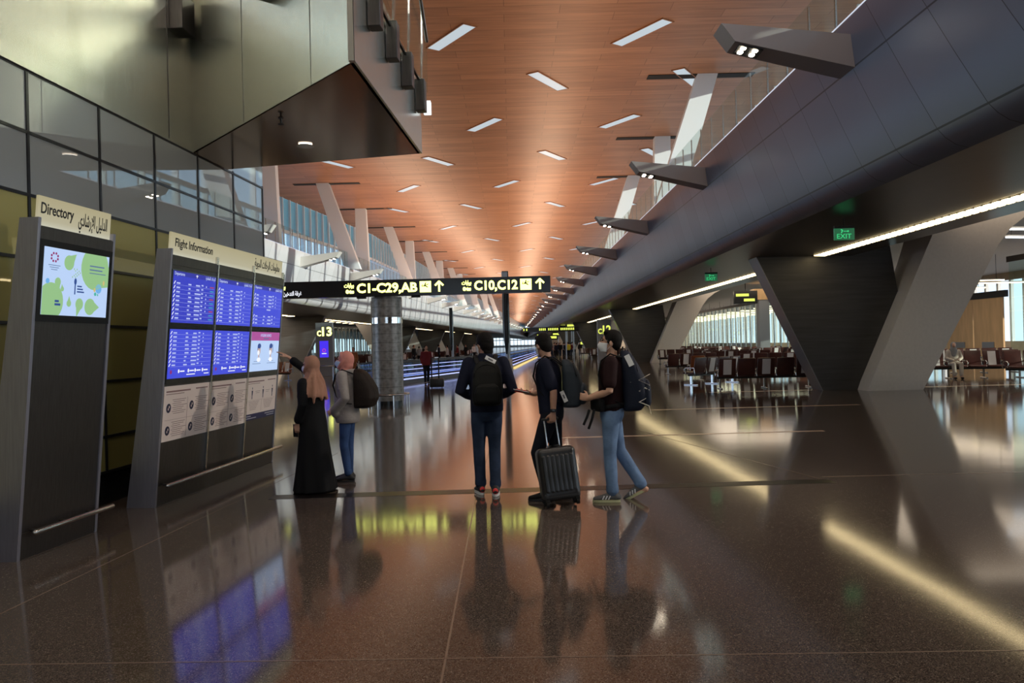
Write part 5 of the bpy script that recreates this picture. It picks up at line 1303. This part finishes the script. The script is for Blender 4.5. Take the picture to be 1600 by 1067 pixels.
# ---- simple distant figures (whole bodies, a few pixels tall)
def far_person(loc, rz, H, label, top, legs_, walk=0.0, scarf=None, hairc='hair', group=None, skin='skin', coat=False):
    t = thing('person', label, 'person', (loc[0], loc[1], 0), rz, group); k = H / 1.74
    S_ = lambda b: sbuild(b, k)
    b = MB()
    b.tube([(0, 0, .92), (0, 0, 1.2), (0, 0, 1.42)], [(.13, .09), (.13, .09), (.14, .085)], seg=12); b.tube([(0, 0, 1.42), (0, .01, 1.55)], .05, seg=10); b.ell((0, .01, 1.62), (.075, .095, .115), u=12, v=10); b.ell((0, .105, 1.60), (.012, .02, .02), u=8, v=6)
    for q in (-1, 1):
        b.tube([(q * .18, 0, 1.4), (q * .23, -.03, 1.13), (q * .21, .08, .92), (q * .21, .10, .82)], [.045, .038, .03, .025], seg=8)
        b.tube([(q * .085, 0, .9), (q * .09, .04 + q * walk * .12, .49), (q * .09, q * walk * .22, .08), (q * .10, .12 + q * walk * .22, .04)], [.08, .052, .04, .03], seg=8)
    S_(b).fuse('body', M[skin], t, .022, 2)
    b = MB(); b.tube([(0, 0, .84 if not coat else .55), (0, 0, 1.0), (0, 0, 1.25), (0, 0, 1.42), (0, 0, 1.47)], [(.19, .14), (.165, .125), (.185, .13), (.18, .11), (.09, .08)], seg=14, round_=False)
    for q in (-1, 1): b.tube([(q * .18, 0, 1.41), (q * .235, -.03, 1.13), (q * .215, .07, .94)], [.066, .058, .05], seg=8)
    S_(b).fuse('jacket', M[top], t, .022, 2)
    b = MB(); b.tube([(0, 0, .82), (0, 0, 1.0)], [(.155, .115), (.15, .11)], seg=12)
    for q in (-1, 1): b.tube([(q * .085, 0, .88), (q * .09, .04 + q * walk * .12, .49), (q * .09, q * walk * .22, .12)], [.095, .07, .06], seg=8)
    S_(b).fuse('trousers', M[legs_], t, .022, 2)
    b = MB()
    for q in (-1, 1): b.ell((q * .10, .05 + q * walk * .22, .04), (.045, .13, .04), u=10, v=8)
    S_(b).build('shoes', M['rubber'], t, smooth=True)
    b = MB(); b.ell((0, -.02, 1.65), (.088, .10, .105), u=12, v=10)
    if scarf: b.ell((0, -.03, 1.54), (.10, .10, .12), u=12, v=10); b.tube([(0, -.01, 1.5), (0, -.01, 1.38)], [.10, .15], seg=10)
    S_(b).build('headscarf' if scarf else 'hair', M[scarf or hairc], t, smooth=True)
    return t
p = onz(667, 600); far_person(p, R(200), 1.68, 'person in maroon jacket and dark trousers walking beside the moving walkway', 'maroon', 'trousers', .6)
p2 = onz(683, 606); t = thing('suitcase', 'small black suitcase with raised handle beside the person in maroon', 'suitcase', (p2.x, p2.y, 0))
b = MB(); b.box((0, 0, .20), (.56, .24, .34), bev=.04); b.build('shell', M['case'], t, smooth=True, angle=40)
for q in (-1, 1): b = MB(); b.box((q * .14 - .06, 0, .75), (.05, .03, .86)); b.build('handle_rod', M['black_matt'], t)
for q in (-1, 1): b = MB(); b.cyl((q * .2 - .015, 0, .03), (q * .2 + .015, 0, .03), .03); b.build('wheel', M['rubber'], t)
p = at(553, 590, 42); far_person((p.x, 42), R(170), 1.68, 'woman in a rust-brown coat with long dark hair, between hoodie and round column', 'brown', 'trousers', .2, coat=True)

# ================================================================ DEPARTURE LOUNGES
def bench(n, label, loc, rz, notices=(), leather='seat', group=None):
    """row of linked seats, facing local +y"""
    t = thing('seat_row', label, 'seats', (loc[0], loc[1], 0), rz, group); w_ = .62; L_ = n * w_
    MB().box((0, -.02, .36), (L_, .10, .07)).build('beam', M['black_matt'], t)
    ns = max(2, n // 2 + 1)
    for i in range(ns):
        x = -L_ / 2 + .12 + (L_ - .24) * i / (ns - 1)
        b = MB(); b.box((x, -.02, .19), (.05, .07, .34)); b.box((x, .0, .02), (.06, .62, .035), bev=.01); b.build('leg', M['chrome'], t)
    for i in range(n):
        x = -L_ / 2 + w_ * (i + .5)
        b = MB(); b.box((x, .06, .43), (w_ - .06, .50, .08), (R(3), 0, 0), bev=.03, seg=3); b.build('seat', M[leather], t, smooth=True, angle=40)
        b = MB(); b.box((x, -.27, .71), (w_ - .06, .06, .58), (R(13), 0, 0), bev=.025, seg=3); bk = b.build('backrest', M[leather], t, smooth=True, angle=40)
        if i in notices:
            for q in (-1, 1):
                b = MB(); b.box((x, -.27 + q * .040 * 1.0, .71), (w_ * .42, .006, .50), (R(13), 0, 0)); b.build('notice_sheet', M['notice'], bk, label='white notice sheet')
    for i in range(n + 1):
        x = -L_ / 2 + w_ * i
        b = MB(); b.tube([(x, -.30, .40), (x, -.28, .62), (x, .10, .62), (x, .20, .56), (x, .12, .42)], (.014, .022), seg=8, ref=(1, 0, 0)); b.build('armrest', M['chrome'], t, smooth=True)
    return t
PI = math.pi
bench(5, 'maroon seat row with its back to us and white notices, left of nearest splayed column', (8.2, 25.6), R(-3), (0, 2, 4))
bench(4, 'maroon seat row side-on behind the first row, left of the splayed column', (7.3, 28.8), R(35), (1, 3))
bench(1, 'single orange-brown seat at the row end, left of the maroon seats', (7.35, 31.4), R(0), (), 'seat_o')
bench(4, 'maroon seat row in front of the second splayed column, one white notice on it', (8.6, 38.0), R(8), (1,))
bench(5, 'maroon seat row beyond the single orange seat, with white notices', (11.5, 34.5), R(-5), (0, 3))
bench(5, 'orange seat row deep in the lounge beside the grey pillar', (15.6, 38.5), R(175), (), 'seat_o')
bench(6, 'maroon seat row right of the pale leg, with notices and the seated traveller', (16.3, 28.2), R(168), (1, 4))
bench(5, 'maroon seat row at the far right edge, nearer than the seated traveller', (18.2, 26.2), R(168), (1, 3))
bench(6, 'maroon seat row behind the seated traveller, near the wooden doors', (18.6, 32.0), R(172), (0, 2, 4))
bench(6, 'maroon seat row in the right lounge, middle distance, behind the first rows', (12.2, 43.0), R(0), (0, 2, 4))
k = 0
dist0 = bench(6, 'distant maroon seat row with white notices in the right-hand lounge', (13.2, 48.0), R(0), (0, 2, 5), 'seat', 'distant seat rows on the right')
for (x, y) in ((18.0, 46), (12.0, 54.5), (18.0, 53), (10.6, 64), (14.8, 62), (19, 60), (13.6, 70), (18.6, 71), (9.4, 76), (13.5, 80), (18, 84), (9.6, 90)):
    dup(dist0, (x, y, 0), R((k % 3 - 1) * 6 + (180 if k % 2 else 0))); k += 1
bench(4, 'brown seat row behind the pointing hand, left of the women', (-13.0, 42.0), R(160), (0,), 'seat_o')
l0 = bench(6, 'distant maroon seat row in the left-hand lounge beyond the women', (-12.3, 53), R(180), (0, 3, 5), 'seat', 'distant seat rows on the left')
for (x, y, a) in ((-15.0, 61.5, 0), (-18, 66, 180), (-13.5, 66, 0), (-11.6, 73, 180), (-14.5, 80, 0), (-10.4, 86, 180), (-8.2, 95, 0), (-12, 98, 180), (-7.6, 108, 0), (-6.2, 122, 180)):
    dup(l0, (x, y, 0), R(a))

# seated traveller on the right
def seated(loc, rz, label):
    t = thing('person', label, 'person', (*loc, 0), rz)
    b = MB(); b.tube([(0, 0, .52), (0, .0, .75), (0, .02, .98)], [(.13, .10), (.14, .10), (.13, .085)], seg=12); b.tube([(0, .02, .98), (0, .04, 1.12)], .05); b.ell((0, .06, 1.19), (.075, .095, .11)); b.ell((0, .155, 1.18), (.012, .02, .02))
    for q in (-1, 1):
        b.tube([(q * .09, .02, .52), (q * .12, .42, .52), (q * .11, .46, .10), (q * .11, .56, .04)], [.08, .06, .045, .03], seg=10)
        b.tube([(q * .18, 0, .98), (q * .24, .06, .74), (q * .08, .30, .66)], [.05, .04, .03], seg=10)
    b.fuse('body', M['skin'], t, .018, 2)
    b = MB(); b.tube([(0, 0, .48), (0, .0, .75), (0, .02, .98), (0, .02, 1.05)], [(.19, .15), (.185, .14), (.17, .11), (.08, .08)], seg=16, round_=False)
    for q in (-1, 1): b.tube([(q * .18, .01, .98), (q * .25, .06, .73), (q * .10, .28, .66)], [.07, .062, .05], seg=10)
    b.fuse('coat', M['beige'], t, .018, 2)
    b = MB()
    for q in (-1, 1): b.tube([(q * .09, .02, .52), (q * .12, .42, .53), (q * .11, .46, .14)], [.10, .08, .065], seg=10)
    b.fuse('trousers', M['beige'], t, .018, 2)
    b = MB(); b.ell((0, .03, 1.20), (.095, .10, .125)); b.tube([(0, .03, 1.12), (0, .06, 1.02), (.02, .13, .82)], [(.10, .10), (.13, .09), (.07, .03)]); b.fuse('headscarf', M['greycl'], t, .018, 2)
    b = MB()
    for q in (-1, 1): b.ell((q * .11, .54, .04), (.045, .13, .04))
    b.build('shoes', M['rubber'], t, smooth=True)
    return t
seated((15.85, 28.2), R(168), 'seated traveller in a beige coat and grey headscarf on the right-hand seats')

# glass partition with slim posts along the right-hand lounge, and the gate doors
def partition(fx, y0, y1, step, label, xw=22.0, h=4.7):
    t = thing('glass_partition', label, 'partition', (fx(xw, y0), y0, 0)); L = lambda x, y, z: V((fx(x, y), y, z)) - t.location
    b = MB(); q = [(xw, y0), (xw, y1), (xw + .02, y1), (xw + .02, y0)]; b.prism([L(x, y, .05) for x, y in q], (0, 0, h)); b.build('glass', M['part_glass'], t)
    n = int((y1 - y0) / step)
    for i in range(n + 1): y = y0 + i * step; MB().box(L(xw - .05, y, h / 2), (.10, .12, h)).build('post', M['steel_bright'], t)
    b = MB(); q = [(xw - .1, y0), (xw - .1, y1), (xw + .05, y1), (xw + .05, y0)]; b.prism([L(x, y, h) for x, y in q], (0, 0, .25)); b.prism([L(x, y, 0) for x, y in q], (0, 0, .08)); b.build('frame', M['steel_dark'], t)
    return t
partition(fr_, 40, 118, 1.6, 'long glass partition with slim posts across the right-hand lounge')
partition(fr_, 20, 34.6, 2.6, 'nearer glass partition at the right edge beside the wooden doors')
partition(fl_, 46, 150, 2.0, 'long glass partition with slim posts across the left-hand lounge')
t = thing('gate_door', 'pale wooden gate doors in the glass wall right of the pale leg', 'door', (22, 37.3, 0))
for i in range(2):
    d = MB().box((0, -1.15 + 2.3 * i, 1.6), (.08, 2.2, 3.2)).build('door_leaf', M['wood_door'], t)
    MB().box((-.06, -1.15 + 2.3 * i, 1.05), (.03, .9, .28)).build('push_plate', M['leg_edge'], d)
MB().box((0, 0, 3.35), (.16, 5.0, .3)).build('door_frame', M['black_matt'], t)
t = thing('pillar', 'slim grey pillar with a small sign in front of the lit glass partition', 'column', (18.6, 58, 0)); MB().box((0, 0, 2.3), (.75, .75, 4.6)).build('shaft', M['leg_edge'], t); MB().box((0, 0, 4.85), (1.5, .9, .8)).build('cap', M['wood_door'], t)
t = thing('gate_sign', 'small black hanging sign with yellow marks beside the grey pillar', 'sign', (17.2, 57.5, 4.2)); MB().box((0, 0, .45), (1.7, .2, .95)).build('panel', M['black'], t)
b = MB(); b.box((-.25, -.105, .62), (.95, .01, .2)); b.box((.25, -.105, .25), (.8, .01, .2)); b.build('lettering', M['yel_far'], t); MB().cyl((0, 0, .9), (0, 0, 1.5), .03).build('hanger', M['black_matt'], t)
t = thing('gate_sign', 'small black sign with white marks right of the grey pillar', 'sign', (19.9, 57.5, 4.3)); MB().box((0, 0, .3), (1.9, .2, .6)).build('panel', M['black'], t); MB().box((0, -.105, .32), (1.5, .01, .14)).build('lettering', M['wht'], t); MB().cyl((0, 0, .6), (0, 0, 1.4), .03).build('hanger', M['black_matt'], t)
# linear lamps over the gate corridors
lamp0 = thing('linear_lamp', 'warm linear lamp hanging behind the glass partition of the right-hand lounge', 'lamp', (24, 41, 4.35), 0, 'linear lamps of the right lounge')
MB().box((0, 0, 0), (3.6, .12, .05)).build('diffuser', M['lamp_bar'], lamp0); MB().box((0, 0, .05), (3.6, .16, .05)).build('housing', M['white'], lamp0)
for s_ in (-1, 1): MB().cyl((s_ * 1.4, 0, .07), (s_ * 1.4, 0, 1.35), .012, seg=8).build('hanger', M['black_matt'], lamp0)
for i in range(1, 36): dup(lamp0, (24 + (i % 2) * 3.0, 41 + i * 2.2, 4.35))
lamp1 = thing('linear_lamp', 'white linear lamp above the seats near the wooden doors, right edge', 'lamp', (19.5, 29, 5.1), R(12), 'white linear lamps near the doors')
MB().box((0, 0, 0), (2.6, .12, .05)).build('diffuser', M['lamp_white'], lamp1); MB().box((0, 0, .05), (2.6, .16, .05)).build('housing', M['white'], lamp1)
for s_ in (-1, 1): MB().cyl((s_ * 1.1, 0, .07), (s_ * 1.1, 0, .6), .012, seg=8).build('hanger', M['black_matt'], lamp1)
for i, (x, y) in enumerate(((17.0, 26.5), (24, 31), (26, 36), (25, 27))): dup(lamp1, (x, y, 5.1))
lamp2 = thing('linear_lamp', 'warm linear lamp in the left-hand lounge beyond the round column', 'lamp', (XL(-27, 62), 62, 5.0), 0, 'linear lamps of the left lounge')
MB().box((0, 0, 0), (4.5, .14, .05)).build('diffuser', M['lamp_bar'], lamp2); MB().box((0, 0, .05), (4.5, .18, .05)).build('housing', M['white'], lamp2)
for s_ in (-1, 1): MB().cyl((s_ * 1.8, 0, .07), (s_ * 1.8, 0, .7), .012, seg=8).build('hanger', M['black_matt'], lamp2)
for i in range(1, 16): dup(lamp2, (XL(-27, 62 + 3 * i), 62 + 3 * i, 5.0))

# people far down the hall
random.seed(11)
tops = ['navy', 'blackcloth', 'greycl', 'beige', 'maroon', 'whitecl', 'brown', 'blackcloth', 'navy']
kinds = []
for i in range(6):
    kinds.append(far_person((5.2 + i * .5, 92 + i, 0), R(180 if i % 2 else 10), 1.68 + .03 * (i % 4), 'person standing in the distant crowd beyond the men', tops[i], ['trousers', 'jeans_d', 'trousers'][i % 3], .6 * (i % 2), group='distant crowd in the hall'))
yl = far_person((6.3, 88), R(5), 1.72, 'person in a yellow shirt in the distant crowd, just right of the navy polo man', 'yellow', 'trousers', .3)
spots = [(5.2 + i * .5, 92 + i) for i in range(6)] + [(6.3, 88)]
for i in range(26):
    y = 89 + 88 * (i / 26.0); x = min(8.0, y * random.uniform(.046, .095))
    while any(math.hypot(x - a, y - c) < 1.0 for a, c in spots): y += .35; x = min(8.0, y * random.uniform(.046, .095))
    spots.append((x, y)); dup(kinds[i % 6], (x, y, 0), random.uniform(0, 6.28))
for i, (px, Y) in enumerate(((655, 74), (663, 78), (699, 70), (715, 88), (728, 96), (741, 90), (647, 66), (686, 78))):
    X = ray(px, 555)[0] * Y
    far_person((X, Y), R(40 * i), 1.66 + .02 * i, ['person in a grey top near the left lounge seats, beyond the walkway', 'dark-clothed person just left of the second pale leg', 'person in a beige shirt standing beyond the moving walkway', 'person in maroon beyond the walkway, right of the small black blade', 'dark-clothed person in the left distance, beside the standing man', 'person in white in the left distance beside the standing man', 'dark-clothed person close to the right edge of the round column', 'person in navy between the pale legs beyond the walkway'][i],
               ['greycl', 'blackcloth', 'beige', 'maroon', 'blackcloth', 'whitecl', 'blackcloth', 'navy'][i], 'trousers', .3)
# lit gate signs in the far distance
for i, (px, py, Y, w_) in enumerate(((886, 513, 110, 1.8), (918, 520, 125, 1.6), (895, 526, 140, 2.2), (872, 522, 150, 2.0), (893, 508, 104, 1.2), (862, 527, 130, 1.6), (905, 530, 135, 1.5), (912, 536, 118, 1.0), (846, 524, 160, 1.8), (888, 517, 165, 2.4))):
    p = at(px, py, Y)
    t = thing('gate_sign', 'tiny far lit gate sign above the distant crowd', 'sign', p, 0, 'tiny far gate signs')
    MB().box((0, 0, 0), (w_ + .4, .3, .8)).build('panel', M['black'], t); MB().box((0, -.155, 0), (w_, .01, .38)).build('lettering', M['yel_far'], t)
    MB().cyl((0, .3, -p.z), (0, .3, .2), .08).build('post', M['leg_edge'], t)
